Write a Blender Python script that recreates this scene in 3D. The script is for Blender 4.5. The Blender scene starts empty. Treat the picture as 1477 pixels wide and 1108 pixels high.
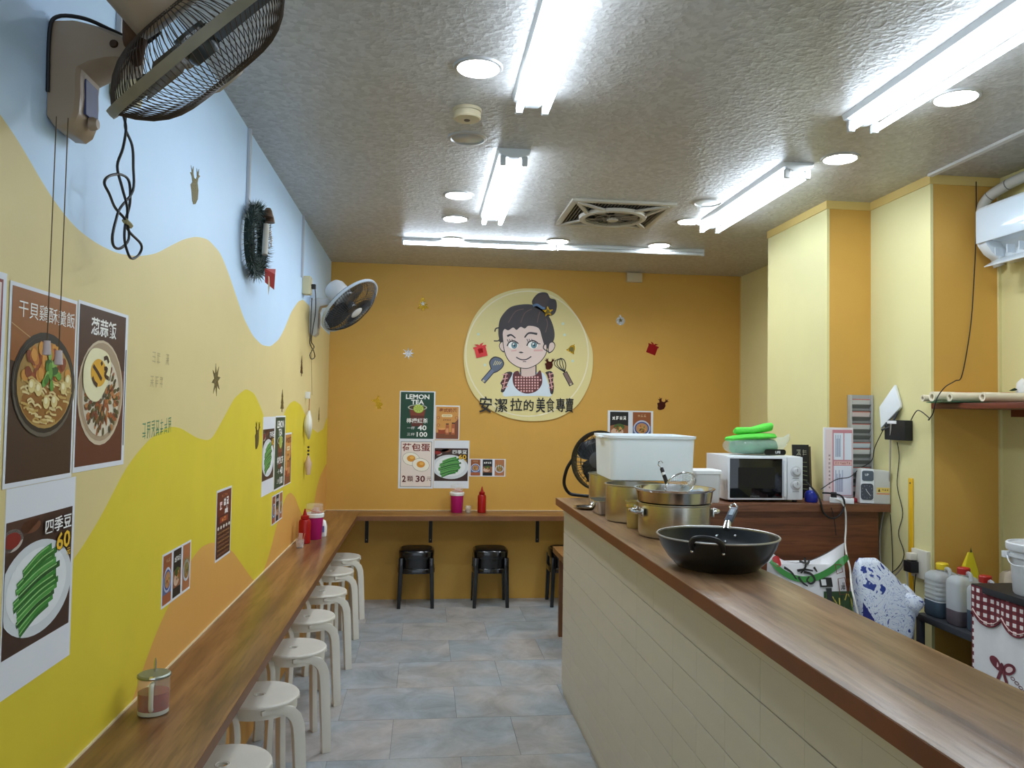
import bpy, bmesh, math, random
import numpy as np
from mathutils import Vector, Matrix
random.seed(7)
scene = bpy.context.scene
COL = scene.collection
# ------------------------------------------------------------------ camera
FPX, YAW, PIT, ROLL, CAMX, CAMH = 1128.79, 0.1102, 0.03652, 0.01593, 0.78524, 1.53766
H, D = 2.75, 6.503
fw = Vector((math.sin(YAW)*math.cos(PIT), math.cos(YAW)*math.cos(PIT), math.sin(PIT)))
r0 = Vector((math.cos(YAW), -math.sin(YAW), 0.0)); u0 = r0.cross(fw)
rt = r0*math.cos(ROLL) + u0*math.sin(ROLL)
up = u0*math.cos(ROLL) - r0*math.sin(ROLL)
CAM = Vector((CAMX, 0.0, CAMH))
cd = bpy.data.cameras.new('camera'); cam = bpy.data.objects.new('camera', cd); COL.objects.link(cam)
cd.sensor_fit = 'HORIZONTAL'; cd.sensor_width = 36.0; cd.lens = FPX*36.0/1477.0
cd.clip_start = 0.02
cam.matrix_world = Matrix(((rt.x, up.x, -fw.x, CAM.x), (rt.y, up.y, -fw.y, CAM.y), (rt.z, up.z, -fw.z, CAM.z), (0, 0, 0, 1)))
scene.camera = cam
# ------------------------------------------------------------------ daylight from the open shop front, exposure
w = bpy.data.worlds.new('daylight'); scene.world = w; w.use_nodes = True
w.node_tree.nodes['Background'].inputs[0].default_value = (0.74, 0.87, 1.0, 1)
w.node_tree.nodes['Background'].inputs[1].default_value = 1.3
TUBE = 18.5      # fluorescent tube radiance
SPOT = 128.0       # downlight lens radiance
vs = scene.view_settings
vs.view_transform = 'Standard'; vs.look = 'None'; vs.exposure = 0.03; vs.gamma = 1.0; vs.use_curve_mapping = False

def P(x, y, X=None, Y=None, Z=None):
    """photo pixel -> point on the plane X=, Y= or Z= of the room"""
    d = fw + rt*((x-738.5)/FPX) - up*((y-554.0)/FPX)
    if X is not None: t = (X-CAM.x)/d.x
    elif Y is not None: t = (Y-CAM.y)/d.y
    else: t = (Z-CAM.z)/d.z
    return CAM + d*t

# ------------------------------------------------------------------ colours and materials
def lin(c):
    c = c/255.0
    return c/12.92 if c <= 0.04045 else ((c+0.055)/1.055)**2.4
def rgb(r, g, b): return (lin(r), lin(g), lin(b), 1.0)
MATS = {}
def mat(name, col, rough=0.5, metal=0.0, var=0.0, vscale=6.0, bump=0.0, bscale=40.0, trans=0.0, alpha=1.0, emit=0.0, coat=0.0, ior=1.45, sss=0.0, stretch=None):
    if name in MATS: return MATS[name]
    m = bpy.data.materials.new(name); MATS[name] = m; m.use_nodes = True
    nt = m.node_tree; b = nt.nodes['Principled BSDF']; L = nt.links.new
    c = rgb(*col)
    b.inputs['Base Color'].default_value = c
    b.inputs['Roughness'].default_value = rough; b.inputs['Metallic'].default_value = metal
    b.inputs['IOR'].default_value = ior
    if trans: b.inputs['Transmission Weight'].default_value = trans
    if alpha < 1: b.inputs['Alpha'].default_value = alpha
    if coat: b.inputs['Coat Weight'].default_value = coat
    if emit:
        b.inputs['Emission Color'].default_value = c; b.inputs['Emission Strength'].default_value = emit
    if var or bump:
        tc = nt.nodes.new('ShaderNodeTexCoord'); mp = nt.nodes.new('ShaderNodeMapping')
        L(tc.outputs['Object'], mp.inputs['Vector'])
        if stretch: mp.inputs['Scale'].default_value = stretch
    if var:
        n = nt.nodes.new('ShaderNodeTexNoise'); n.inputs['Scale'].default_value = vscale; n.inputs['Detail'].default_value = 5
        L(mp.outputs['Vector'], n.inputs['Vector'])
        r = nt.nodes.new('ShaderNodeValToRGB')
        r.color_ramp.elements[0].position = 0.3; r.color_ramp.elements[1].position = 0.7
        r.color_ramp.elements[0].color = tuple(x*(1-var) for x in c[:3]) + (1,)
        r.color_ramp.elements[1].color = tuple(min(1, x*(1+var)) for x in c[:3]) + (1,)
        L(n.outputs['Fac'], r.inputs['Fac']); L(r.outputs['Color'], b.inputs['Base Color'])
    if bump:
        n2 = nt.nodes.new('ShaderNodeTexNoise'); n2.inputs['Scale'].default_value = bscale; n2.inputs['Detail'].default_value = 3
        L(mp.outputs['Vector'], n2.inputs['Vector'])
        bp = nt.nodes.new('ShaderNodeBump'); bp.inputs['Strength'].default_value = bump; bp.inputs['Distance'].default_value = 0.01
        L(n2.outputs['Fac'], bp.inputs['Height']); L(bp.outputs['Normal'], b.inputs['Normal'])
    return m

def wood_mat(name, c1, c2, c3, axis, rough=0.32, scale=1.0):
    """plank-like laminate: streaks along an axis ('X' or 'Y')"""
    m = bpy.data.materials.new(name); MATS[name] = m; m.use_nodes = True
    nt = m.node_tree; b = nt.nodes['Principled BSDF']; L = nt.links.new
    tc = nt.nodes.new('ShaderNodeTexCoord'); mp = nt.nodes.new('ShaderNodeMapping')
    mp.inputs['Scale'].default_value = (0.7, 9, 9) if axis == 'X' else (9, 0.7, 9)
    L(tc.outputs['Object'], mp.inputs['Vector'])
    n = nt.nodes.new('ShaderNodeTexNoise'); n.inputs['Scale'].default_value = 1.6*scale; n.inputs['Detail'].default_value = 7; n.inputs['Distortion'].default_value = 0.6
    L(mp.outputs['Vector'], n.inputs['Vector'])
    r = nt.nodes.new('ShaderNodeValToRGB')
    e = r.color_ramp.elements; e[0].position = 0.33; e[1].position = 0.68
    e[0].color = rgb(*c1); e[1].color = rgb(*c3)
    k = e.new(0.5); k.color = rgb(*c2)
    L(n.outputs['Fac'], r.inputs['Fac']); L(r.outputs['Color'], b.inputs['Base Color'])
    n2 = nt.nodes.new('ShaderNodeTexNoise'); n2.inputs['Scale'].default_value = 9*scale; n2.inputs['Detail'].default_value = 4
    L(mp.outputs['Vector'], n2.inputs['Vector'])
    r2 = nt.nodes.new('ShaderNodeValToRGB'); r2.color_ramp.elements[0].position = 0.36; r2.color_ramp.elements[0].color = (0.62, 0.58, 0.54, 1); r2.color_ramp.elements[1].position = 0.52; r2.color_ramp.elements[1].color = (1, 1, 1, 1)
    L(n2.outputs['Fac'], r2.inputs['Fac'])
    mm = nt.nodes.new('ShaderNodeMix'); mm.data_type = 'RGBA'; mm.blend_type = 'MULTIPLY'; mm.inputs['Factor'].default_value = 0.8
    L(r.outputs['Color'], mm.inputs['A']); L(r2.outputs['Color'], mm.inputs['B']); L(mm.outputs['Result'], b.inputs['Base Color'])
    bp = nt.nodes.new('ShaderNodeBump'); bp.inputs['Strength'].default_value = 0.06; bp.inputs['Distance'].default_value = 0.01
    L(n2.outputs['Fac'], bp.inputs['Height']); L(bp.outputs['Normal'], b.inputs['Normal'])
    b.inputs['Roughness'].default_value = rough
    return m

def print_mat(name='printed_paper', rough=0.45):
    if name in MATS: return MATS[name]
    m = bpy.data.materials.new(name); MATS[name] = m; m.use_nodes = True
    nt = m.node_tree; b = nt.nodes['Principled BSDF']
    a = nt.nodes.new('ShaderNodeVertexColor'); a.layer_name = 'ink'
    nt.links.new(a.outputs['Color'], b.inputs['Base Color'])
    b.inputs['Roughness'].default_value = rough
    return m

# ------------------------------------------------------------------ mesh builder
class MB:
    def __init__(s, M=None):
        s.v = []; s.f = []; s.mi = []; s.col = []; s.M = M or Matrix(); s.c = None
    def add(s, vs, fs, m=0):
        o = len(s.v)
        s.v += [s.M @ Vector(p) for p in vs]
        for q in fs:
            s.f.append(tuple(o+i for i in q)); s.mi.append(m); s.col.append(s.c)
        return s
    def box(s, x0, x1, y0, y1, z0, z1, m=0):
        return s.add([(x0,y0,z0),(x1,y0,z0),(x1,y1,z0),(x0,y1,z0),(x0,y0,z1),(x1,y0,z1),(x1,y1,z1),(x0,y1,z1)],
                     [(0,3,2,1),(4,5,6,7),(0,1,5,4),(1,2,6,5),(2,3,7,6),(3,0,4,7)], m)
    def prism(s, poly, z0, z1, m=0):
        n = len(poly)
        vs = [(x,y,z0) for x,y in poly] + [(x,y,z1) for x,y in poly]
        fs = [tuple(range(n-1,-1,-1)), tuple(range(n,2*n))] + [(i,(i+1)%n,n+(i+1)%n,n+i) for i in range(n)]
        return s.add(vs, fs, m)
    def loft(s, rings, closed=True, cap=True, m=0):
        """rings: lists of equal length of points"""
        k = len(rings[0]); vs = [p for r in rings for p in r]; fs = []
        for a in range(len(rings)-1):
            for i in range(k if closed else k-1):
                j = (i+1) % k
                fs.append((a*k+i, a*k+j, (a+1)*k+j, (a+1)*k+i))
        if cap and closed:
            fs.append(tuple(range(k-1,-1,-1))); fs.append(tuple(range((len(rings)-1)*k, len(rings)*k)))
        return s.add(vs, fs, m)
    def lathe(s, prof, n=28, m=0, a0=0.0, a1=2*math.pi):
        """prof: (r,z) list; r==0 ends close"""
        vs = []; fs = []; idx = []
        full = abs(a1-a0-2*math.pi) < 1e-6
        k = n if full else n+1
        for r, z in prof:
            if r < 1e-7: idx.append([len(vs)]*k); vs.append((0,0,z))
            else:
                idx.append(list(range(len(vs), len(vs)+k)))
                vs += [(r*math.cos(a0+(a1-a0)*i/n), r*math.sin(a0+(a1-a0)*i/n), z) for i in range(k)]
        for a in range(len(prof)-1):
            for i in range(n):
                j = (i+1) % k
                q = [idx[a][i], idx[a][j], idx[a+1][j], idx[a+1][i]]
                q = [q[t] for t in range(4) if q[t] != q[t-1]]
                if len(q) >= 3: fs.append(tuple(q))
        return s.add(vs, fs, m)
    def tube(s, pts, r, n=8, closed=False, m=0, cap=True):
        pts = [Vector(p) for p in pts]; N = len(pts)
        rs = r if isinstance(r, (list, tuple)) else [r]*N
        rings = []; prev = None
        for i, p in enumerate(pts):
            if closed: t = pts[(i+1) % N]-pts[i-1]
            else: t = pts[min(i+1,N-1)]-pts[max(i-1,0)]
            t = t.normalized() if t.length > 1e-9 else Vector((0,0,1))
            if prev is None:
                a = Vector((0,0,1)) if abs(t.z) < 0.9 else Vector((1,0,0))
                x = t.cross(a).normalized()
            else:
                x = prev-t*prev.dot(t)
                x = x.normalized() if x.length > 1e-6 else t.orthogonal().normalized()
            prev = x; y = t.cross(x)
            rings.append([p+x*(rs[i]*math.cos(2*math.pi*k/n))+y*(rs[i]*math.sin(2*math.pi*k/n)) for k in range(n)])
        if closed: rings.append(rings[0])
        return s.loft(rings, True, cap and not closed, m)
    def bar(s, a, b, w, h, upv=(0,0,1), m=0):
        """rectangular bar from a to b, w across, h along upv"""
        a = Vector(a); b = Vector(b); t = (b-a).normalized(); u = Vector(upv)
        x = t.cross(u).normalized(); y = x.cross(t).normalized()
        rings = [[p+x*(sx*w/2)+y*(sy*h/2) for sx, sy in ((-1,-1),(1,-1),(1,1),(-1,1))] for p in (a, b)]
        return s.loft(rings, True, True, m)
    def ball(s, c, rx, ry=None, rz=None, n=14, k=8, m=0):
        ry = rx if ry is None else ry; rz = rx if rz is None else rz
        o = s.M; s.M = o @ Matrix.Translation(c) @ Matrix.Diagonal((rx, ry, rz, 1))
        s.lathe([(math.sin(math.pi*i/k), -math.cos(math.pi*i/k)) for i in range(k+1)], n, m); s.M = o
        return s
    def mesh(s, name, mats, smooth=None, bevel=0.0, segs=2):
        me = bpy.data.meshes.new(name)
        me.from_pydata([tuple(v) for v in s.v], [], s.f)
        for m in mats: me.materials.append(m)
        me.polygons.foreach_set('material_index', s.mi)
        if any(c is not None for c in s.col):
            at = me.color_attributes.new('ink', 'FLOAT_COLOR', 'CORNER')
            arr = []
            for p in me.polygons:
                c = s.col[p.index] or (1,1,1,1)
                arr += list(c)*p.loop_total
            at.data.foreach_set('color', arr)
        bm = bmesh.new(); bm.from_mesh(me)
        if any(c is not None for c in s.col) is False:
            bmesh.ops.recalc_face_normals(bm, faces=bm.faces)
        if bevel:
            es = [e for e in bm.edges if len(e.link_faces) == 2 and e.calc_face_angle(0) > 0.6]
            bmesh.ops.bevel(bm, geom=es, offset=bevel, segments=segs, profile=0.6, affect='EDGES', clamp_overlap=True)
        bm.to_mesh(me); bm.free()
        if smooth is not None:
            me.polygons.foreach_set('use_smooth', [True]*len(me.polygons))
            me.set_sharp_from_angle(angle=math.radians(smooth))
        me.update()
        return me

def tag(o, label=None, cat=None, group=None, kind=None):
    if label: o['label'] = label
    if cat: o['category'] = cat
    if group: o['group'] = group
    if kind: o['kind'] = kind
    return o
def ob(name, mb, mats, parent=None, loc=None, rot=None, smooth=35, bevel=0.0, segs=2, label=None):
    if not isinstance(mats, (list, tuple)): mats = [mats]
    me = mb.mesh(name, mats, smooth, bevel, segs) if isinstance(mb, MB) else mb
    o = bpy.data.objects.new(name, me); COL.objects.link(o)
    if parent: o.parent = parent
    if loc is not None: o.location = loc
    if rot is not None: o.rotation_euler = rot
    if label: o['label'] = label
    return o
def thing(name, label, cat, loc=(0,0,0), rot=(0,0,0), group=None):
    o = bpy.data.objects.new(name, None); COL.objects.link(o)
    o.empty_display_size = 0.05; o.location = loc; o.rotation_euler = rot
    return tag(o, label, cat, group)
def dup(root, loc=None, rotz=None, label=None, group=None):
    r = root.copy(); COL.objects.link(r)
    if loc is not None: r.location = loc
    if rotz is not None: r.rotation_euler = (root.rotation_euler.x, root.rotation_euler.y, rotz)
    if label: r['label'] = label
    if group: r['group'] = group
    for ch in list(root.children):
        c = ch.copy(); COL.objects.link(c); c.parent = r
        for g in list(ch.children):
            e = g.copy(); COL.objects.link(e); e.parent = c
    return r
def struct(name, mb, mats, parent=None, **k):
    o = ob(name, mb, mats, parent, **k)
    if parent is None: o['kind'] = 'structure'
    return o
ON_BACK = (math.pi/2, 0, 0)              # local x -> +X, y -> +Z, z -> -Y (into the room)
ON_LEFT = (math.pi/2, 0, math.pi/2)      # local x -> +Y, y -> +Z, z -> +X
ON_RIGHT = (math.pi/2, 0, -math.pi/2)    # local x -> -Y, y -> +Z, z -> -X
PI = math.pi
def arc(cx, cy, r, a0, a1, n=8):
    return [(cx+r*math.cos(a0+(a1-a0)*i/n), cy+r*math.sin(a0+(a1-a0)*i/n)) for i in range(n+1)]
def rrect(x0, x1, y0, y1, r, n=5):
    return arc(x1-r,y1-r,r,0,PI/2,n)+arc(x0+r,y1-r,r,PI/2,PI,n)+arc(x0+r,y0+r,r,PI,1.5*PI,n)+arc(x1-r,y0+r,r,1.5*PI,2*PI,n)
def spline(pts, k=8, closed=False):
    pts = [Vector(p) for p in pts]; N = len(pts); out = []
    for i in range(N if closed else N-1):
        g = (lambda j: pts[j % N]) if closed else (lambda j: pts[max(0, min(N-1, j))])
        a, b, c, d = g(i-1), g(i), g(i+1), g(i+2)
        for t in range(k):
            t = t/k
            out.append(0.5*((2*b)+(c-a)*t+(2*a-5*b+4*c-d)*t*t+(3*b-a-3*c+d)*t*t*t))
    if not closed: out.append(pts[-1])
    return out

# ------------------------------------------------------------------ flat print (posters, emblems, lettering)
TXT = {}
def text_geo(s, bold=0.0):
    if (s, bold) not in TXT:
        c = bpy.data.curves.new('lettering', 'FONT'); c.body = s; c.resolution_u = 2; c.offset = bold
        o = bpy.data.objects.new('lettering', c); COL.objects.link(o)
        dg = bpy.context.evaluated_depsgraph_get()
        me = bpy.data.meshes.new_from_object(o.evaluated_get(dg))
        vs = [(v.co.x, v.co.y) for v in me.vertices]; fs = [tuple(p.vertices) for p in me.polygons]
        bpy.data.objects.remove(o); bpy.data.curves.remove(c); bpy.data.meshes.remove(me)
        xs = [a for a, b in vs]; ys = [b for a, b in vs]
        TXT[(s, bold)] = (vs, fs, min(xs), max(xs), min(ys), max(ys))
    return TXT[(s, bold)]
class Pr:
    STEP = 0.00035
    def __init__(s): s.mb = MB()
    def _a(s, pts, fs, col, L):
        s.mb.c = rgb(*col); s.mb.add([(x, y, s.STEP*L) for x, y in pts], fs); return s
    def poly(s, pts, col, L=1): 
        a = sum(pts[i-1][0]*pts[i][1]-pts[i][0]*pts[i-1][1] for i in range(len(pts)))
        if a < 0: pts = pts[::-1]
        return s._a(pts, [tuple(range(len(pts)))], col, L)
    def rect(s, x0, y0, x1, y1, col, L=1): return s.poly([(x0,y0),(x1,y0),(x1,y1),(x0,y1)], col, L)
    def ell(s, cx, cy, rx, ry, col, L=1, rot=0.0, n=28):
        c, q = math.cos(rot), math.sin(rot)
        return s.poly([(cx+rx*math.cos(t)*c-ry*math.sin(t)*q, cy+rx*math.cos(t)*q+ry*math.sin(t)*c) for t in [2*PI*i/n for i in range(n)]], col, L)
    def stroke(s, pts, wd, col, L=1, closed=False, smooth=0):
        pts = [Vector((a, b, 0)) for a, b in pts]
        if smooth: pts = spline(pts, smooth, closed)
        N = len(pts); ws = wd if isinstance(wd, (list, tuple)) else [wd]*N
        if len(ws) != N: ws = [ws[0]+(ws[-1]-ws[0])*i/(N-1) for i in range(N)]
        A = []; B = []
        for i in range(N):
            t = (pts[(i+1) % N]-pts[i-1]) if closed else (pts[min(i+1,N-1)]-pts[max(i-1,0)])
            t = t.normalized() if t.length > 1e-9 else Vector((1,0,0)); nrm = Vector((-t.y, t.x, 0))*(ws[i]/2)
            A.append((pts[i]-nrm)[:2]); B.append((pts[i]+nrm)[:2])
        fs = [(i, (i+1) % N, N+(i+1) % N, N+i) for i in range(N if closed else N-1)]
        return s._a(A+B, fs, col, L)
    def text(s, t, cx, cy, h=None, wd=None, col=(0,0,0), L=3, bold=0.0, sx=1.0, rot=0.0, align='C'):
        vs, fs, x0, x1, y0, y1 = text_geo(t, bold)
        k = h/(y1-y0) if h else wd/(x1-x0)
        kx = k*sx
        if h and wd: kx = wd/(x1-x0)
        ox = (x0+x1)/2 if align == 'C' else x0
        c, q = math.cos(rot), math.sin(rot); out = []
        for a, b in vs:
            px, py = (a-ox)*kx, (b-(y0+y1)/2)*k
            out.append((cx+px*c-py*q, cy+px*q+py*c))
        return s._a(out, fs, col, L)
    def glyphs(s, cx, cy, wd, h, n, col, L=3, seed=1, wt=0.11, rot=0.0):
        """a run of n unreadable brush-like characters, for print too small or blurred to read"""
        rnd = random.Random(seed); cw = wd/n; k = min(cw*0.84, h); c_, q_ = math.cos(rot), math.sin(rot)
        for i in range(n):
            ox = -wd/2+cw*(i+0.5)
            def T(u, v): x, y = ox+u*cw*0.42, v*h*0.5; return (cx+x*c_-y*q_, cy+x*q_+y*c_)
            ls = [[(-0.8, v), (0.8, v+rnd.uniform(-.1, .1))] for v in sorted(rnd.sample([0.85, 0.5, 0.15, -0.2, -0.6], 3))]
            ls += [[(u, 0.95), (u+rnd.uniform(-.15, .15), -0.9)] for u in rnd.sample([-0.5, 0.0, 0.5], 1+rnd.randint(0, 1))]
            ls += [[(0.0, 0.1), (-0.85, -0.9)], [(0.1, 0.0), (0.85, -0.9)]][:rnd.randint(0, 2)]
            for j, l in enumerate(ls): s.stroke([T(*a) for a in l], k*wt, col, L+0.03*j)
        return s
    def build(s, name, parent, z=0.0006, label=None, m=None):
        for i in range(len(s.mb.v)): s.mb.v[i].z += z
        return ob(name, s.mb, m or print_mat(), parent, smooth=None, label=label)
# ================================================================== THE ROOM
Y0 = -1.2                                   # open shop front
M_orange = mat('wall_paint_ochre', (208,161,75), 0.6, var=0.03, vscale=3, bump=0.05, bscale=180)
M_cream = mat('wall_paint_cream', (220,211,154), 0.55, var=0.02, vscale=3, bump=0.05, bscale=180)
M_mblue = mat('mural_blue', (200,227,255), 0.55, var=0.02, vscale=4, bump=0.04, bscale=160)
M_mcream = mat('mural_sand', (222,204,146), 0.55, var=0.02, vscale=4, bump=0.04, bscale=160)
M_myel = mat('mural_mustard', (224,204,56), 0.55, var=0.03, vscale=5, bump=0.04, bscale=160)
M_mor = mat('mural_apricot', (222,167,86), 0.55, var=0.02, vscale=4, bump=0.04, bscale=160)
M_trimc = mat('trim_cream', (214,186,112), 0.5)
M_white = mat('white_plastic', (232,234,234), 0.35)
M_wall_back = M_orange

# floor: screed with large vinyl tiles laid half-bond
floor = struct('floor', MB().box(-0.1, 3.75, Y0, D+0.1, -0.1, -0.004), mat('floor_joint', (104,108,110), 0.8))
def tile_material():
    m = bpy.data.materials.new('grey_stone_tile'); m.use_nodes = True; nt = m.node_tree; b = nt.nodes['Principled BSDF']; L = nt.links.new
    g = nt.nodes.new('ShaderNodeNewGeometry'); oi = nt.nodes.new('ShaderNodeObjectInfo')
    add = nt.nodes.new('ShaderNodeVectorMath'); add.operation = 'ADD'
    mul = nt.nodes.new('ShaderNodeMath'); mul.operation = 'MULTIPLY'; mul.inputs[1].default_value = 40
    L(oi.outputs['Random'], mul.inputs[0]); L(mul.outputs[0], add.inputs[1]); L(g.outputs['Position'], add.inputs[0])
    n = nt.nodes.new('ShaderNodeTexNoise'); n.inputs['Scale'].default_value = 3.2; n.inputs['Detail'].default_value = 9; n.inputs['Roughness'].default_value = 0.62; n.inputs['Distortion'].default_value = 0.7
    L(add.outputs[0], n.inputs['Vector'])
    r = nt.nodes.new('ShaderNodeValToRGB'); e = r.color_ramp.elements
    e[0].position = 0.28; e[0].color = rgb(140,141,140); e[1].position = 0.74; e[1].color = rgb(196,198,200)
    n.inputs['Scale'].default_value = 4.5; n.inputs['Detail'].default_value = 12; n.inputs['Roughness'].default_value = 0.72
    L(n.outputs['Fac'], r.inputs['Fac'])
    n3 = nt.nodes.new('ShaderNodeTexNoise'); n3.inputs['Scale'].default_value = 2.3; n3.inputs['Detail'].default_value = 4; L(add.outputs[0], n3.inputs['Vector'])
    r3 = nt.nodes.new('ShaderNodeValToRGB'); q = r3.color_ramp.elements; q[0].position = 0.38; q[0].color = (0.80, 0.90, 0.98, 1); q[1].position = 0.62; q[1].color = (1.0, 0.94, 0.90, 1)
    L(n3.outputs['Fac'], r3.inputs['Fac'])
    mm = nt.nodes.new('ShaderNodeMix'); mm.data_type = 'RGBA'; mm.blend_type = 'MULTIPLY'; mm.inputs['Factor'].default_value = 1.0
    L(r.outputs['Color'], mm.inputs['A']); L(r3.outputs['Color'], mm.inputs['B']); L(mm.outputs['Result'], b.inputs['Base Color'])
    b.inputs['Roughness'].default_value = 0.42
    return m
M_tile = tile_material()
tw, th = 0.585, 0.447
rowi = 0
y = 3.548-5*th
k = 0
while y < D:
    off = 0.075 if (k % 2 == 1) else -0.195
    x = off-tw
    while x < 3.65:
        a0, a1, b0, b1 = max(x+0.0009, 0.0), min(x+tw-0.0009, 3.64), y+0.0009, min(y+th-0.0009, D)
        if a1-a0 > 0.03 and b1-b0 > 0.03:
            ob('tile', MB().box(a0, a1, b0, b1, -0.004, random.uniform(-0.0003, 0.0003)), M_tile, floor, smooth=None)
        x += tw
    y += th; k += 1

# ceiling: embossed wallpaper
def ceiling_material():
    m = bpy.data.materials.new('embossed_ceiling_paper'); m.use_nodes = True; nt = m.node_tree; b = nt.nodes['Principled BSDF']; L = nt.links.new
    tc = nt.nodes.new('ShaderNodeTexCoord')
    n0 = nt.nodes.new('ShaderNodeTexNoise'); n0.inputs['Scale'].default_value = 12; n0.inputs['Detail'].default_value = 2
    L(tc.outputs['Object'], n0.inputs['Vector'])
    mx = nt.nodes.new('ShaderNodeVectorMath'); mx.operation = 'MULTIPLY_ADD'
    mx.inputs[1].default_value = (0.05, 0.05, 0.05)
    L(n0.outputs['Color'], mx.inputs[0]); L(tc.outputs['Object'], mx.inputs[2])
    v = nt.nodes.new('ShaderNodeTexVoronoi'); v.inputs['Scale'].default_value = 46; v.feature = 'F1'; v.distance = 'CHEBYCHEV'
    L(mx.outputs[0], v.inputs['Vector'])
    n = nt.nodes.new('ShaderNodeTexNoise'); n.inputs['Scale'].default_value = 60; n.inputs['Detail'].default_value = 6
    L(tc.outputs['Object'], n.inputs['Vector'])
    ad = nt.nodes.new('ShaderNodeMath'); ad.operation = 'ADD'
    L(v.outputs['Distance'], ad.inputs[0]); L(n.outputs['Fac'], ad.inputs[1])
    bp = nt.nodes.new('ShaderNodeBump'); bp.inputs['Strength'].default_value = 0.3; bp.inputs['Distance'].default_value = 0.008
    L(ad.outputs[0], bp.inputs['Height']); L(bp.outputs['Normal'], b.inputs['Normal'])
    sep = nt.nodes.new('ShaderNodeValToRGB'); e = sep.color_ramp.elements
    e[0].color = rgb(168,165,160); e[1].color = rgb(190,188,184); e[0].position = 0.2; e[1].position = 0.9
    L(v.outputs['Color'], sep.inputs['Fac']); L(sep.outputs['Color'], b.inputs['Base Color'])
    b.inputs['Roughness'].default_value = 0.36
    return m
cl_ = MB(); hx0, hx1, hy0, hy1 = 1.62, 2.16, 4.33, 4.87      # opening for the recessed fan unit
cl_.box(-0.1, hx0, Y0, D+0.1, H, H+0.1); cl_.box(hx1, 3.75, Y0, D+0.1, H, H+0.1); cl_.box(hx0, hx1, Y0, hy0, H, H+0.1); cl_.box(hx0, hx1, hy1, D+0.1, H, H+0.1)
struct('ceiling', cl_, ceiling_material(), smooth=None)

# left wall with the painted waves
b1 = [(0,165),(25,200),(60,262),(85,300),(110,330),(140,352),(170,366),(200,370),(225,366),(245,355),(265,345),(283,341),(300,345),(318,365),(330,395),(340,425),(352,460),(365,485),(378,498),(390,500),(402,490),(410,475),(420,450),(430,435),(437,432),(446,441),(455,458),(464,472),(474,482)]
b2 = [(0,905),(60,862),(107,807),(140,755),(156,725),(179,679),(197,654),(219,630),(244,615),(260,617),(284,632),(300,635.7),(306,632.7),(322,604),(338,574),(354.7,560.5),(367,567.7),(377,590),(386,618),(395,630),(403,618),(411.6,592),(417.7,582),(424.8,577.8),(433.9,584),(441,600),(450,618),(458,624.5),(466.5,618.5),(471.5,602)]
b3 = [(150,1090),(191,1013),(206,965),(228,906),(241,879),(262,832),(277,806),(289,790),(305.6,782),(322,786),(336,796),(350,816),(364.5,836.7),(374,838),(383,816),(389,798),(397,765.6),(405,737),(413,715),(419,710),(425.5,717),(431,732),(438,748),(446,750),(452,735),(456,707),(462,686),(470,670)]
def boundary(px, lo):
    q = [P(a, b, X=0.0) for a, b in px]
    ys = np.array([p.y for p in q]); zs = np.array([p.z for p in q])
    g = np.arange(Y0, D+0.001, 0.02)
    v = np.interp(g, ys, zs, left=lo if lo is not None else zs[0])
    d = (zs[1]-zs[0])/(ys[1]-ys[0])
    v = np.where(g < ys[0], zs[0]+d*(g-ys[0]), v)
    ker = np.exp(-0.5*(np.arange(-4, 5)/1.6)**2); ker /= ker.sum()
    sm = np.convolve(np.pad(v, 4, mode='edge'), ker, 'valid')
    # smooth less where far away samples are already dense
    return g, np.clip(sm, 0.02, H-0.002)
g, B1 = boundary(b1, None); _, B2 = boundary(b2, None); _, B3 = boundary(b3, None)
mb = MB()
vsl = []; fsl = []; msl = []
for i, yy in enumerate(g):
    z1 = max(B1[i], 0.06); z2 = min(max(B2[i], 0.04), z1-0.01); z3 = min(max(B3[i], 0.02), z2-0.01)
    vsl += [(0, yy, z) for z in (0.0, z3, z2, z1, H)]
for i in range(len(g)-1):
    for j in range(4):
        a = i*5+j; mb.f.append((a, a+5, a+6, a+1)); mb.mi.append(j); mb.col.append(None)
mb.v = [Vector(v) for v in vsl]
mb.box(-0.12, -0.0005, Y0, D+0.1, 0.0, H, 2)
wl = struct('wall_left', mb, [M_mor, M_myel, M_mcream, M_mblue], smooth=None)

struct('wall_back', MB().box(-0.1, 3.75, D, D+0.12, 0, H), M_wall_back, smooth=None)
# right side: set back behind two stepped pillars; faces along the room are cream, faces towards the front ochre
struct('wall_right', MB().box(3.49, 3.75, 4.86, D, 0, H), M_cream, smooth=None)
def pillar(x0, x1, y0, y1):
    m = MB(); m.box(x0, x1, y0, y1, 0, H, 0)
    for i in range(6): m.mi[i] = 1 if i == 2 else 0      # face towards -Y is ochre
    return struct('wall_right_pillar', m, [M_cream, M_orange], smooth=None)
pillar(3.0, 3.75, 4.12, 4.88)
pillar(3.257, 3.75, 3.595, 4.12)
struct('wall_right_front', MB().box(3.624, 3.75, Y0, 3.595, 0, H), M_cream, smooth=None)
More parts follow.
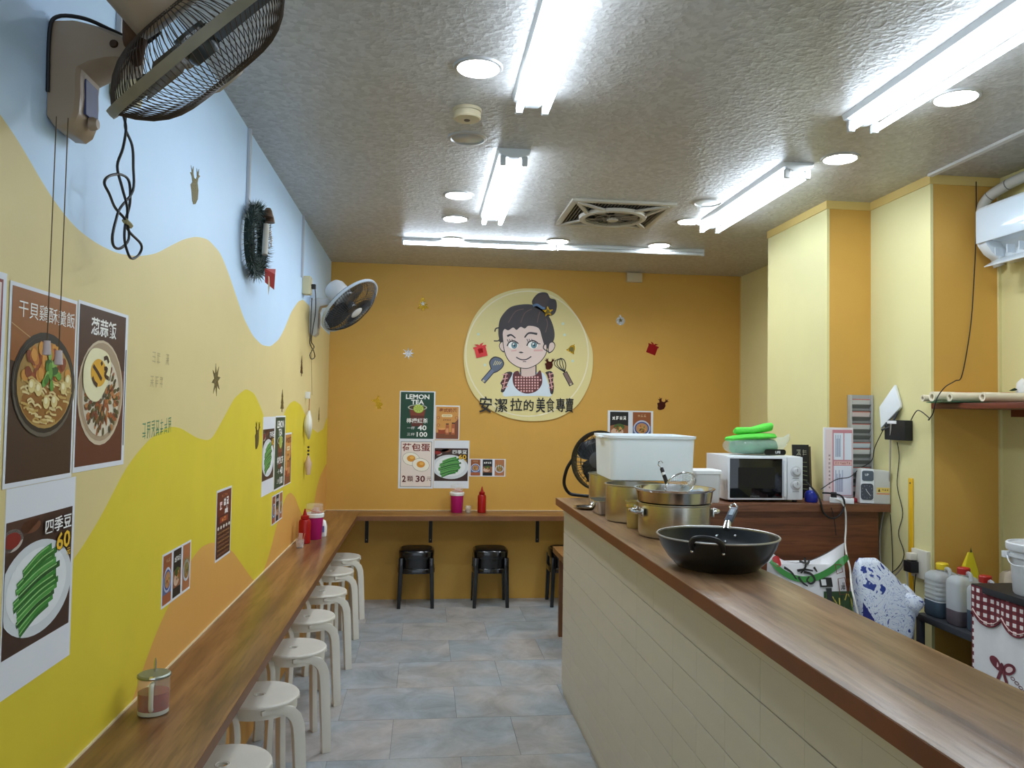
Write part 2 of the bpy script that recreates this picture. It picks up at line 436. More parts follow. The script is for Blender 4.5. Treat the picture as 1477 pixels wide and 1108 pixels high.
# cornice strips and corner beads
tr = MB()
tr.box(2.992, 3.0, 4.112, 4.88, H-0.045, H)
tr.box(3.0, 3.249, 4.112, 4.12, H-0.045, H)
tr.box(3.249, 3.257, 3.587, 4.12, H-0.045, H)
tr.box(3.257, 3.624, 3.587, 3.595, H-0.045, H)
struct('trim_1', tr, M_trimc, smooth=None)
tr = MB()
for x, yy in ((3.0, 4.12), (3.257, 3.595)): tr.box(x-0.003, x+0.012, yy-0.003, yy+0.012, 0, H-0.045)
tr.box(3.611, 3.624, 3.582, 3.595, 0, H-0.045)
struct('trim_2', tr, M_cream, smooth=None)
struct('trim_3', MB().box(3.235, 3.262, Y0, 3.587, H-0.012, H), mat('trim_white', (215,214,210), 0.5), smooth=None)
struct('trim_4', MB().box(3.482, 3.49, D-0.01, D, 0, H), M_trimc, smooth=None)

# ================================================================== WALL COUNTER (left run and back run)
W1, W2, W3 = (100,66,40), (132,94,58), (158,118,76)
M_woodY = wood_mat('counter_wood_long', W1, W2, W3, 'Y', 0.28)
M_woodX = wood_mat('counter_wood_cross', W1, W2, W3, 'X', 0.28)
M_edge = mat('dark_wood_edge', (118,78,48), 0.4, var=0.15, vscale=8)
CZ = 0.7237
t = thing('wall_counter', 'long brown wood-look wall counter turning the corner under the posters', 'counter', (0, 0, 0))
ob('counter_board', MB().box(0.001, 0.281, Y0+0.05, D-0.001, CZ-0.034, CZ), M_woodY, t, bevel=0.002)
ob('counter_board', MB().box(0.282, 3.48, 6.145, D-0.001, CZ-0.038, CZ), M_woodX, t, bevel=0.002)
ob('edge_band', MB().box(0.2811, 0.2825, Y0+0.05, 6.145, CZ-0.033, CZ-0.002), M_edge, t, smooth=None)
ob('edge_band', MB().box(0.2825, 3.48, 6.1432, 6.1449, CZ-0.037, CZ-0.002), M_edge, t, smooth=None)
s = MB(); s.box(0.0, 0.006, Y0+0.05, D, CZ, CZ+0.004); s.box(0.0, 3.48, D-0.006, D, CZ, CZ+0.004)
ob('sealant', s, mat('pale_sealant', (222,206,170), 0.6), t, smooth=None)
M_black = mat('black_metal', (22,22,24), 0.45)
for bx in (0.334, 0.851, 1.737, 2.6):
    br = MB(); br.box(bx-0.014, bx+0.014, D-0.006, D-0.0005, 0.46, CZ-0.038); br.box(bx-0.014, bx+0.014, D-0.26, D-0.006, CZ-0.044, CZ-0.038)
    b_ = ob('bracket', br, M_black, t, smooth=None)
    ob('screw', MB(Matrix.Translation((bx, D-0.0065, 0.485)) @ Matrix.Rotation(PI/2, 4, 'X')).lathe([(0,0),(0.005,0),(0.004,0.002),(0,0.003)], 10), mat('steel_screw', (150,150,150), 0.3, 1), b_)
for by in (2.0, 3.4, 4.8):
    br = MB(); br.box(0.0005, 0.006, by-0.014, by+0.014, 0.46, CZ-0.034); br.box(0.006, 0.23, by-0.014, by+0.014, CZ-0.04, CZ-0.034)
    ob('bracket', br, M_black, t, smooth=None)

# ================================================================== SERVING COUNTER (right)
TZ = 1.067
t = thing('serving_counter', 'pale tile-clad serving counter with a brown wood top', 'counter', (0, 0, 0))
S1, S2, S3 = (114,82,58), (148,114,84), (172,142,112)
M_top = wood_mat('serving_top_wood', S1, S2, S3, 'Y', 0.3)
ob('counter_top', MB().box(1.522, 1.832, 0.1, 4.335, TZ-0.04, TZ), M_top, t, bevel=0.0015)
ob('edge_band', MB().box(1.5205, 1.5219, 0.1, 4.335, TZ-0.039, TZ-0.0015), mat('red_brown_edge', (120,70,36), 0.4, var=0.2, vscale=5), t, smooth=None)
M_board = mat('pale_board', (214,208,194), 0.45, var=0.02, vscale=3, bump=0.02, bscale=9, stretch=(9,0.6,9))
M_board2 = mat('board_backing', (196,190,176), 0.8)
ob('body', MB().box(1.571, 1.80, 0.15, 4.285, 0.0, TZ-0.04), M_board2, t, smooth=None)
zs = [0.03, 0.085, 0.185, 0.285, 0.385, 0.485, 0.585, 0.685, 0.785, 0.885, 0.985]
cache = {}
for k, (a, b) in enumerate(zip(zs, zs[1:])):          # stacked cladding tiles, 0.21 m long
    y = 0.15-((0.15-1.53) % 0.21)
    while y < 4.29:
        y0, y1 = max(y, 0.15), min(y+0.21, 4.29)
        if y1-y0 > 0.01:
            key = (round(y1-y0, 3), round(b-a, 3))
            if key not in cache: cache[key] = MB().box(0, 0.012, 0.0004, y1-y0-0.0004, 0.0015, b-a-0.0015).mesh('cladding_tile', [M_board], None, 0.0011, 2)
            ob('cladding_tile', cache[key], M_board, t, loc=(1.56+random.uniform(-0.0004, 0.0004), y0, a))
        y += 0.21
ob('top_rail', MB().box(1.556, 1.571, 0.15, 4.292, 0.9862, TZ-0.04), M_board, t, bevel=0.001, segs=1)
ob('end_panel', MB().box(1.572, 1.80, 4.285, 4.295, 0.0, TZ-0.04), M_board, t)
ob('plinth', MB().box(1.567, 1.5705, 0.15, 4.285, 0.0, 0.029), M_board, t)
# ================================================================== CEILING FITTINGS
M_tube = mat('lit_tube', (224,239,255), 0.3, emit=TUBE)
M_lens = mat('lit_lens', (240,247,255), 0.3, emit=SPOT)
M_fix = mat('enamel_white', (216,220,222), 0.35)
M_sock = mat('lamp_socket', (196,200,202), 0.4)
def batten(y0, y1, name, label, loc):
    """twin-tube batten running along Y; local origin at the ceiling, centre of its length"""
    t = thing(name, label, 'ceiling light', loc, group='fluorescent battens')
    L = (y1-y0)/2
    pr = [(-0.078, 0.0), (0.078, 0.0), (0.07, -0.022), (0.024, -0.042), (-0.024, -0.042), (-0.07, -0.022)]
    m = MB(Matrix.Rotation(PI/2, 4, 'X')); m.prism([(a, b) for a, b in pr], -L, L)
    ob('housing', m, M_fix, t, smooth=None, bevel=0.002)
    for sx in (-1, 1):
        ob('fluorescent_tube', MB(Matrix.Translation((sx*0.05, 0, -0.058)) @ Matrix.Rotation(PI/2, 4, 'X')).lathe([(0,-L+0.03),(0.0135,-L+0.03),(0.0135,L-0.03),(0,L-0.03)], 16), M_tube, t)
        for sy in (-1, 1):
            s = MB(); yy = sy*(L-0.02)
            s.box(sx*0.05-0.013, sx*0.05+0.013, yy-0.011, yy+0.011, -0.074, -0.03)
            ob('tube_socket', s, M_sock, t, bevel=0.004)
    return t
batten(1.73, 2.945, 'fluorescent_batten', 'lit twin-tube batten beside the smoke detector', (1.17, 2.337, H))
batten(3.53, 4.745, 'fluorescent_batten', 'lit twin-tube batten between a row of downlights and the ceiling fan', (1.17, 4.137, H))
batten(1.72, 2.935, 'fluorescent_batten', 'lit twin-tube batten crossing a pale downlight above the serving counter', (2.50, 2.327, H))
batten(3.51, 4.70, 'fluorescent_batten', 'lit twin-tube batten beside the yellow pillar', (2.53, 4.105, H))
def slim(x0, x1, lit, label):
    t = thing('strip_light', label, 'ceiling light', ((x0+x1)/2, 5.50, H), group='slim strip lights at the back')
    L = (x1-x0)/2
    ob('rail', MB().box(-L, L, -0.018, 0.018, -0.022, 0), M_fix, t, bevel=0.002)
    m = MB(Matrix.Translation((0, -0.004, -0.034)) @ Matrix.Rotation(PI/2, 4, 'Y')); m.lathe([(0,-L+0.01),(0.012,-L+0.01),(0.012,L-0.01),(0,L-0.01)], 14)
    ob('tube', m, M_tube if lit else mat('unlit_tube', (206,212,216), 0.15), t)
    for s in (-1, 1): ob('end_cap', MB().box(s*(L-0.007)-0.007, s*(L-0.007)+0.007, -0.016, 0.014, -0.048, -0.02), M_sock, t, bevel=0.002)
slim(0.60, 1.69, True, 'lit slim strip light near the painted wall')
slim(1.70, 2.79, False, 'unlit slim strip light continuing the lit strip')
M_ring = mat('downlight_ring', (176,174,170), 0.35, 0.3)
M_unlit = mat('unlit_lens', (150,156,158), 0.12, coat=0.4)
M_pale = mat('pale_lens', (226,232,234), 0.2)
def downlight(x, y, lens, label, group):
    t = thing('downlight', label, 'downlight', (x, y, H), group=group)
    ob('ring', MB().lathe([(0.070,-0.002),(0.074,-0.008),(0.084,-0.006),(0.088,0.0),(0.070,0.0)], 36), M_ring, t)
    ob('lens', MB().lathe([(0,-0.0045),(0.06,-0.0045),(0.0705,-0.002),(0.0705,-0.0005),(0,-0.0005)], 36), lens, t)
GD = 'round ceiling downlights'
downlight(0.948, 2.709, M_lens, 'lit round downlight beside the smoke detector', GD)
downlight(0.948, 3.426, M_unlit, 'dark unlit round downlight by the smoke detector', GD)
downlight(0.949, 4.343, M_lens, 'lit round downlight beside the tube batten, farther from the back wall', GD)
downlight(0.951, 4.88, M_lens, 'lit round downlight at the end of the tube batten', GD)
downlight(0.955, 5.485, M_lens, 'lit round downlight over the lit strip light', GD)
downlight(1.691, 5.40, M_lens, 'lit round downlight where the two strip lights meet', GD)
downlight(2.424, 5.40, M_lens, 'lit round downlight over the unlit strip light', GD)
downlight(2.405, 4.694, M_lens, 'lit round downlight between the ceiling fan and batten end', GD)
downlight(2.36, 4.26, M_pale, 'pale unlit downlight between ceiling fan and batten', GD)
downlight(2.689, 3.424, M_lens, 'lit round downlight between the two battens by the pillar', GD)
downlight(2.745, 2.70, M_lens, 'round downlight half hidden behind a batten', GD)
# smoke detector
t = thing('smoke_detector', 'round cream smoke detector on the ceiling', 'smoke detector', (0.93, 3.10, H))
M_cr = mat('aged_cream_plastic', (206,192,158), 0.45)
ob('base_plate', MB().lathe([(0,0),(0.058,0),(0.058,-0.012),(0.052,-0.015),(0,-0.015)], 32), M_cr, t)
ob('sensor_cover', MB().lathe([(0.055,-0.015),(0.055,-0.036),(0.051,-0.041),(0.02,-0.043),(0,-0.043)], 32), M_cr, t)
ob('indicator', MB().lathe([(0.012,-0.0435),(0.012,-0.046),(0,-0.047)], 12), mat('detector_slot', (90,80,66), 0.5), t)
# ceiling circulation fan set in a square frame
t = thing('ceiling_fan_unit', 'square recessed ceiling fan unit with a round grille', 'ceiling fan', (1.89, 4.60, H))
M_fb = mat('fan_unit_beige', (178,170,154), 0.45)
q = 0.305
fr = MB()
for s in (-1, 1):
    fr.box(-q, q, s*q-(0.035 if s > 0 else 0), s*q+(0 if s > 0 else 0.035), -0.016, 0)
    fr.box(s*q-(0.035 if s > 0 else 0), s*q+(0 if s > 0 else 0.035), -q+0.035, q-0.035, -0.016, 0)
ob('frame', fr, M_fb, t, bevel=0.003)
rc = MB()
for s in (-1, 1):
    rc.box(min(s*0.262, s*0.2695), max(s*0.262, s*0.2695), -0.2695, 0.2695, -0.001, 0.24)
    rc.box(-0.262, 0.262, min(s*0.262, s*0.2695), max(s*0.262, s*0.2695), -0.001, 0.24)
rc.box(-0.2695, 0.2695, -0.2695, 0.2695, 0.24, 0.25)
ob('recess', rc, mat('fan_unit_inner', (122,116,106), 0.6), t, smooth=None)
for i in range(27):
    x = -0.255+i*0.0196
    ob('slat', MB().box(x-0.003, x+0.003, -0.261, 0.261, -0.012, 0.004), mat('fan_unit_slat', (96,90,82), 0.5), t, smooth=None)
ob('ring', MB().lathe([(0.165,-0.018),(0.165,-0.034),(0.178,-0.040),(0.20,-0.036),(0.206,-0.018),(0.165,-0.018)], 40), M_fb, t)
for a in range(4):
    ang = PI/4+a*PI/2; c, s_ = math.cos(ang), math.sin(ang)
    arm = MB()
    for dv in (-0.35, 0.35):
        p0 = Vector((0.185*math.cos(ang+dv), 0.185*math.sin(ang+dv), -0.028)); p1 = Vector((0.375*c, 0.375*s_, -0.014))
        arm.bar(p0, p1, 0.022, 0.012)
    ob('arm', arm, M_fb, t)
gr = MB()
for rr in (0.055, 0.11): gr.tube([(rr*math.cos(2*PI*i/32), rr*math.sin(2*PI*i/32), -0.036) for i in range(32)], 0.0025, 6, True)
for i in range(12):
    a = 2*PI*i/12; gr.tube([(0.03*math.cos(a), 0.03*math.sin(a), -0.037), (0.17*math.cos(a), 0.17*math.sin(a), -0.034)], 0.002, 5)
ob('grille', gr, mat('fan_unit_wire', (120,112,102), 0.4), t)
ob('hub', MB().lathe([(0.035,-0.03),(0.035,-0.04),(0.03,-0.044),(0,-0.045)], 20), M_fb, t)
for i in range(5):
    a = 2*PI*i/5
    bl = MB(Matrix.Rotation(a, 4, 'Z')); bl.add([(0.03,-0.015,-0.02),(0.155,-0.05,-0.014),(0.16,0.05,-0.026),(0.03,0.02,-0.026)], [(0,1,2,3)])
    ob('blade', bl, mat('fan_unit_blade', (128,122,112), 0.4), t, smooth=None)
# small white box on the back wall under the ceiling
t = tag(ob('junction_box', MB().box(-0.066, 0.066, -0.04, 0.04, 0, 0.04), mat('beige_box', (206,190,158), 0.5), bevel=0.004, loc=(2.537, D, 2.705), rot=ON_BACK), 'small white junction box high on the ochre wall', 'junction box')
ob('cover', MB().box(-0.06, 0.06, -0.034, 0.034, 0.04, 0.043), mat('beige_box', (206,190,158)), t, bevel=0.002)
# ================================================================== STOOLS
M_stool = mat('ivory_plastic', (226,221,208), 0.38, var=0.03, vscale=9)
SH = 0.45
def white_stool():
    t = thing('white_stool', 'x', 'stool')
    R = 0.147
    m = MB()
    m.lathe([(0.016,SH-0.004),(0.05,SH-0.004),(0.10,SH-0.003),(0.132,SH),(0.143,SH-0.001),(R,SH-0.006),(R,SH-0.013),(0.139,SH-0.016),(0.139,SH-0.052),(0.134,SH-0.052),(0.134,SH-0.014),(0.016,SH-0.012),(0.016,SH-0.004)], 44)
    ob('seat', m, M_stool, t)
    hm = MB(); hm.lathe([(0.0165,SH-0.006),(0.022,SH-0.0025),(0.024,SH-0.0035)], 20)
    ob('grip_hole', hm, M_stool, t)
    # pinwheel legs: an arm along the seat's side that bends down into a splayed leg
    for k in range(4):
        az = math.radians(-58)+k*PI/2
        n = Vector((math.cos(az), math.sin(az), 0)); tg = Vector((-math.sin(az), math.cos(az), 0))
        # centre line of the strap in (s along tangent, z), with width normal to the path
        path = [(-0.052, SH-0.026, 0.016), (-0.03, SH-0.024, 0.023), (0.0, SH-0.025, 0.030), (0.035, SH-0.031, 0.037), (0.064, SH-0.046, 0.043), (0.084, SH-0.070, 0.046), (0.094, SH-0.10, 0.047), (0.098, SH-0.15, 0.046), (0.103, 0.16, 0.044), (0.108, 0.0, 0.042)]
        rings = []
        for i, (s, z, wd) in enumerate(path):
            a = path[max(i-1, 0)]; b = path[min(i+1, len(path)-1)]
            d = Vector((b[0]-a[0], b[1]-a[1])).normalized() if i < len(path)-1 else Vector((0, -1))
            nn = Vector((-d.y, d.x))
            out = 0.1405+0.02*max(0.0, (SH-0.06-z)/SH)
            r = []
            for e, o_ in ((-1, 0), (1, 0), (1, 1), (-1, 1)):
                ss = s+nn.x*wd/2*e; zz = z+nn.y*wd/2*e
                p = n*(out+o_*0.024-0.024)+tg*ss; p.z = zz if i < len(path)-1 else 0.0
                r.append(p)
            rings.append(r)
        lm = MB(); lm.loft(rings)
        ob('leg', lm, M_stool, t, bevel=0.003, smooth=50)
    return t
ws = white_stool()
spots = [(0.190, 2.52), (0.180, 3.117), (0.209, 3.718), (0.187, 4.266), (0.192, 4.847), (0.180, 5.448), (0.184, 5.978)]
labs = ['white stool closest to the glass sauce jar',
        'white stool second from the sauce jar along the wall counter',
        'white stool third from the sauce jar, below the dark red menu sheet',
        'white stool in the middle of the row along the wall counter',
        'white stool third from the back wall, below the red squeeze bottle',
        'white stool second from the ochre back wall',
        'white stool closest to the ochre back wall at the counter corner']
for i, (x, y) in enumerate(spots):
    rz = [0.0, 0.05, -0.06, 0.03, 0.0, 0.06, -0.03][i]
    if i == 0: ws.location = (x, y, 0); ws['label'] = labs[0]; ws['group'] = 'white stools along the wall counter'; s = ws
    else: s = dup(ws, (x, y, 0), rz, labs[i])

M_bst = mat('black_gloss_plastic', (14,14,17), 0.16, coat=0.5)
M_bst2 = mat('matte_seat_top', (14,14,17), 0.38)
def black_stool():
    t = thing('black_stool', 'x', 'stool', group='black stools at the back counter')
    h = 0.45
    def sq(r, z, k=0.62):   # rounded-square ring
        c = r*(1-k)
        return [(x, y, z) for x, y in rrect(-r, r, -r, r, r*k, 5)]
    m = MB(); m.loft([sq(0.118, h-0.075), sq(0.137, h-0.07), sq(0.140, h-0.02), sq(0.136, h-0.008), sq(0.122, h)])
    seat = ob('seat', m, M_bst, t, smooth=50)
    p = MB(); p.loft([sq(0.121, h+0.0003), sq(0.118, h+0.0012)])
    top = ob('seat_top', p, M_bst2, t, smooth=50)
    ob('grip_hole', MB().lathe([(0.012,h+0.0014),(0.02,h+0.0016),(0.022,h+0.0012)], 16), M_bst, t)
    a = MB(); a.loft([sq(0.127, h-0.165), sq(0.127, h-0.072)], cap=False)
    ob('apron', a, M_bst, t, smooth=50)
    r = MB(); r.loft([sq(0.128, h-0.185), sq(0.146, h-0.18), sq(0.147, h-0.15), sq(0.143, h-0.143), sq(0.128, h-0.143)], cap=False)
    ob('rail', r, M_bst, t, smooth=50)
    for sx in (-1, 1):
        for sy in (-1, 1):
            rings = []
            for z, o_, wd in ((h-0.06, 0.118, 0.036), (h-0.16, 0.120, 0.035), (0.2, 0.124, 0.032), (0.0, 0.130, 0.028)):
                rings.append([(sx*o_+a*wd/2, sy*o_+b*wd/2, z) for a, b in ((-1,-1),(1,-1),(1,1),(-1,1))])
            ob('leg', MB().loft(rings), M_bst, t, bevel=0.004)
    return t
bs = black_stool()
for i, (x, lab) in enumerate(((0.742, 'black plastic stool under the green bean poster'), (1.330, 'black plastic stool below the red squeeze bottle on the back counter'), (1.945, 'black plastic stool half hidden behind the serving counter'))):
    if i == 0: bs.location = (x, 6.325, 0); bs['label'] = lab
    else: dup(bs, (x, 6.32, 0), 0.0, lab)
# ================================================================== FANS
M_fbeige = mat('aged_beige_plastic', (158,138,116), 0.36, var=0.06, vscale=9)
M_fdirt = mat('dusty_grille_wire', (62,48,36), 0.6, 0.0, var=0.25, vscale=30)
M_fring = mat('grey_guard_ring', (128,122,104), 0.5, var=0.12, vscale=20)
M_fblade = mat('fan_blade_dark', (70,74,74), 0.25)
M_cordk = mat('black_cord', (24,24,26), 0.5)
def frame_from(axis, hint=Vector((0,0,1))):
    z = axis.normalized(); x = hint.cross(z).normalized(); y = z.cross(x)
    return Matrix(((x.x,y.x,z.x,0),(x.y,y.y,z.y,0),(x.z,y.z,z.z,0),(0,0,0,1)))
def aim(c, dx, dy, k):
    v = (c-CAM).normalized(); x = v.cross(up).normalized(); y = x.cross(v)
    return (x*dx-y*dy+v*k).normalized()
def fan_head(t, M, R, spokes, wire, m_wire, m_ring, m_blade, m_motor, m_badge, dome=0.085, back=0.07, ringw=0.022, motor_r=0.075, motor_l=0.13, blades=3, sub=7, mid=1):
    """M maps the fan frame (z = facing) to the parent's frame; origin at ring centre"""
    g = MB(M)
    g.lathe([(R-0.004,-ringw/2),(R+0.006,-ringw/2),(R+0.007,0),(R+0.006,ringw/2),(R-0.004,ringw/2),(R-0.004,-ringw/2)], 56)
    ob('guard_ring', g, m_ring, t)
    hub = 0.045
    def prof(s, d):     # s 0..1 from hub to rim
        r = hub+(R-hub)*s
        return r, d*(1-(s**3.2))
    for nm, d, sg in (('front_grille', dome, 1), ('rear_grille', back, -1)):
        g = MB(M)
        for i in range(spokes):
            a = 2*PI*i/spokes+(0.0 if sg > 0 else PI/spokes)
            pts = []
            for k in range(sub+1):
                r, z = prof(k/sub, d)
                aa = a+(0.25*(1-k/sub) if sg > 0 else 0)
                pts.append((r*math.cos(aa), r*math.sin(aa), sg*z))
            g.tube(pts, wire, 4, cap=False)
        for sfrac in [0.45, 0.75][:mid+1]:
            r, z = prof(sfrac, d)
            g.tube([(r*math.cos(2*PI*i/40), r*math.sin(2*PI*i/40), sg*(z-wire)) for i in range(40)], wire*1.2, 4, True)
        ob(nm, g, m_wire, t)
    g = MB(M); g.lathe([(0,dome+0.006),(0.03,dome+0.006),(hub,dome),(hub,dome-0.006),(0,dome-0.006)], 28)
    ob('badge', g, m_badge, t)
    for i in range(blades):
        g = MB(M @ Matrix.Rotation(2*PI*i/blades, 4, 'Z'))
        rows = []
        for k in range(7):
            s = k/6; r = 0.03+(R*0.86-0.03)*s; wdt = 0.045+0.075*math.sin(PI*min(1, s*0.8+0.1)); 
            rows.append([(r, -wdt*0.9+0.05*s, -0.018), (r, 0.05*s*0.5, 0.004), (r, wdt*0.8, 0.022)])
        g.loft(rows, closed=False)
        ob('blade', g, m_blade, t, smooth=60)
    g = MB(M); g.lathe([(0,0.03),(0.03,0.03),(0.036,0.02),(0.036,-0.03),(0,-0.03)], 24); ob('hub', g, m_blade, t)
    g = MB(M); zb = -back
    g.lathe([(0,zb+0.012),(motor_r*0.9,zb+0.012),(motor_r,zb-0.004),(motor_r,zb-motor_l*0.75),(motor_r*0.8,zb-motor_l*0.95),(motor_r*0.4,zb-motor_l),(0,zb-motor_l)], 32)
    ob('motor_housing', g, m_motor, t)

# ---- big dusty wall fan near the front
t = thing('wall_fan', 'large dusty beige wall fan above the rice bowl posters', 'wall fan', (0, 1.76, 2.09))
def L3(x, y, z): return Vector((x, y-1.76, z-2.09))
M_base = M_fbeige
# mount: a flat shell on the wall, rounded at the bottom, arm to the front at the top
bm_ = MB()
side = [(0.0,2.318),(0.0,2.115),(0.02,2.095),(0.046,2.094),(0.062,2.105),(0.072,2.13),(0.074,2.17),(0.072,2.20),(0.074,2.222),(0.090,2.237),(0.125,2.247),(0.15,2.25),(0.156,2.292),(0.10,2.312),(0.05,2.322)]
rings = []
for yy, sc in ((1.70,0.86),(1.708,1.0),(1.80,1.0),(1.812,0.86)):
    rings.append([L3((0.002+x*sc if sc < 1 else x)*(0.84 if z < 2.225 else 1.0), yy-0.018, 2.245+(z-2.23)*(0.965 if sc < 1 else 1.0)) for x, z in side])
bm_.loft(rings)
ob('base', bm_, M_base, t, smooth=40)
pan = MB(); pan.add([L3(0.0635,1.712,2.225), L3(0.0635,1.772,2.225), L3(0.066,1.772,2.15), L3(0.066,1.712,2.15), L3(0.056,1.712,2.225), L3(0.056,1.772,2.225), L3(0.056,1.772,2.15), L3(0.056,1.712,2.15)], [(0,1,2,3),(4,7,6,5),(0,4,5,1),(1,5,6,2),(2,6,7,3),(3,7,4,0)])
ob('control_panel', pan, mat('fan_panel_blue', (62,70,112), 0.4), t)
kb = MB(Matrix.Translation(L3(0.063,1.742,2.14)) @ Matrix.Rotation(PI/2, 4, 'Y')); kb.lathe([(0,0.016),(0.01,0.015),(0.014,0.008),(0.015,0)], 18)
ob('knob', kb, M_base, t)
sc = MB(Matrix.Translation(L3(0.128,1.6815,2.29)) @ Matrix.Rotation(PI/2, 4, 'X')); sc.lathe([(0,0.004),(0.007,0.004),(0.009,0)], 14)
ob('screw', sc, mat('rusty_screw', (70,50,36), 0.5, 0.6), t)
HC = P(286, 64, Y=1.63)
ax = aim(HC, 0.69, 0.72, -0.03)
MH = Matrix.Translation(L3(*HC)) @ frame_from(ax)
fan_head(t, MH, 0.222, 104, 0.0011, M_fdirt, M_fring, M_fblade, M_fbeige, M_fring, dome=0.085, back=0.075, ringw=0.019, motor_r=0.082, motor_l=0.16, mid=0)
# knuckle joining arm and motor
kn = MB(); a = L3(0.145,1.74,2.285); b = L3(*(HC-ax*0.15))
kn.tube([a, a.lerp(b, 0.5)+Vector((0,0,-0.012)), b], [0.02, 0.026, 0.03], 12)
ob('knuckle', kn, mat('rusty_brown', (92,62,38), 0.7, var=0.3, vscale=30), t)
c = MB(); c.tube(spline([L3(0.004,1.678,2.18), L3(0.004,1.676,2.30), L3(0.015,1.68,2.338), L3(0.06,1.70,2.348), L3(0.11,1.73,2.338), L3(0.16,1.75,2.325), L3(0.20,1.74,2.35)], 5), 0.004, 8)
ob('cord', c, M_cordk, t)
# two pull cords with white weights
for px, py0, py1, nm in ((80, 207, 492, 0), (97, 207, 506, 1)):
    p0 = P(px, py0, X=0.035+0.02*nm); xx = 0.035+0.02*nm
    p1 = Vector((p0.x, p0.y, P(px-10, py1, X=xx).z)); yb = P(px-12, py1, X=xx).y
    c = MB(); c.tube([L3(p0.x, p0.y, 2.12), L3(p1.x, yb, p1.z)], 0.0011, 5)
    pc = ob('pull_cord', c, mat('brown_string', (94,78,58), 0.8), t)
    wv = MB(Matrix.Translation(L3(p1.x, yb, p1.z))); wv.lathe([(0,0),(0.006,0),(0.008,-0.028),(0,-0.03)], 12)
    ob('weight', wv, mat('cord_weight', (206,190,190), 0.4), pc)
# hanging looped cord of the fan
def Pf(x, y): 
    p = P(x, y, X=0.075); return L3(*p)
lp = [(181,168),(180,186),(176,214),(172,240),(173,270),(180,300),(186,330),(200,352),(202,366),(192,373),(182,368),(177,345),(184,318),(188,292),(186,262),(176,252),(160,254),(152,264),(156,280),(170,300),(182,320),(186,345),(178,358),(166,356),(161,342),(167,318),(177,300),(188,275),(190,240),(187,210),(184,186),(183,168)]
c = MB(); c.tube(spline([Pf(a, b)+Vector((random.uniform(-.006,.006),0,0)) for a, b in lp], 5), 0.0032, 6)
ob('hanging_cord', c, M_cordk, t)
tie = MB(); tie.tube([Pf(180,318), Pf(188,326)], 0.007, 6); ob('cord_tie', tie, mat('yellow_tie', (150,140,100), 0.6), t)

# ---- far wall fan
t = thing('wall_fan', 'grey-white wall fan with clean round guard close to the back corner', 'wall fan', (0, 5.42, 2.03))
def L3(x, y, z): return Vector((x, y-5.42, z-2.03))
M_fw = mat('fan_white', (206,208,210), 0.35); M_fdk = mat('fan_dark_wire', (40,42,46), 0.4, var=0.2, vscale=30)
HC = P(505, 441, Y=5.33)
ax = aim(HC, 0.62, 0.66, -0.42)
MH = Matrix.Translation(L3(*HC)) @ frame_from(ax)
fan_head(t, MH, 0.225, 70, 0.0016, M_fdk, mat('fan_ring_pale', (176,188,200), 0.3), mat('fan_blade_smoke', (58,62,68), 0.2), M_fw, M_fw, dome=0.07, back=0.06, ringw=0.017, motor_r=0.075, motor_l=0.14, mid=1)
b = MB(); side = [(0.0,2.27),(0.0,2.05),(0.03,2.03),(0.055,2.05),(0.06,2.2),(0.07,2.235),(0.13,2.245),(0.14,2.285),(0.05,2.29)]
b.loft([[L3(x, yy, z) for x, z in side] for yy in (5.36, 5.47)]); ob('base', b, M_fw, t, bevel=0.006, smooth=40)
kn = MB(); a = L3(0.13,5.41,2.265); bb = L3(*(HC-ax*0.12)); kn.tube([a, a.lerp(bb,0.5), bb], [0.02,0.024,0.03], 12); ob('knuckle', kn, mat('fan_grey', (150,152,154), 0.4), t)
pp = MB(); pp.box(0.0605, 0.0635, -0.035, 0.035, 0.06, 0.16); ob('control_panel', pp, mat('fan_panel_pale', (196,190,196), 0.4), t)
def Pf(x, y): return L3(*P(x, y, X=0.066))
c = MB(); c.tube(spline([L3(*P(443,414,X=0.03)), Pf(452,412), Pf(455,424), Pf(455,450), Pf(451,476), Pf(449,492), Pf(453,500), Pf(450,506), Pf(447,512), Pf(449,518), Pf(454,515), Pf(452,505), Pf(447,496), Pf(448,480), Pf(449,450), Pf(450,430)], 4), 0.003, 6)
ob('cord', c, M_cordk, t)
c = MB(); c.tube([Pf(449,492), L3(*P(450,570,X=0.05))], 0.0009, 4); ob('pull_cord', c, mat('brown_string', (94,78,58)), t)

# ---- black floor fan standing at the end of the serving counter
t = thing('desk_fan', 'black tilting drum fan standing behind the stock pots', 'fan', (1.745, 4.215, TZ))
MH = Matrix.Translation((0.0, 0.0, 0.215)) @ frame_from(Vector((-0.55,-0.8,0.12)))
M_kf = mat('black_fan_wire', (20,20,22), 0.35)
fan_head(t, MH, 0.158, 30, 0.0014, M_kf, M_kf, mat('black_fan_blade', (34,36,38), 0.25), M_kf, mat('dark_grey_badge', (70,70,72), 0.4), dome=0.05, back=0.05, ringw=0.05, motor_r=0.05, motor_l=0.05)
st = MB(); xv = frame_from(Vector((-0.55,-0.8,0.0))); 
pts = [(-0.166,0,0.215),(-0.20,-0.0,0.16),(-0.225,0.02,0.08),(-0.21,0.05,0.025),(-0.16,0.06,0.012),(0.0,0.06,0.011),(0.16,0.06,0.012),(0.21,0.05,0.025),(0.225,0.02,0.08),(0.20,0.0,0.16),(0.166,0,0.215)]
rz = Matrix.Rotation(math.atan2(-0.8,-0.55)-PI/2+PI, 4, 'Z')
st.tube(spline([rz @ Vector(p) for p in pts], 5), 0.0095, 10)
ob('stand', st, M_kf, t)
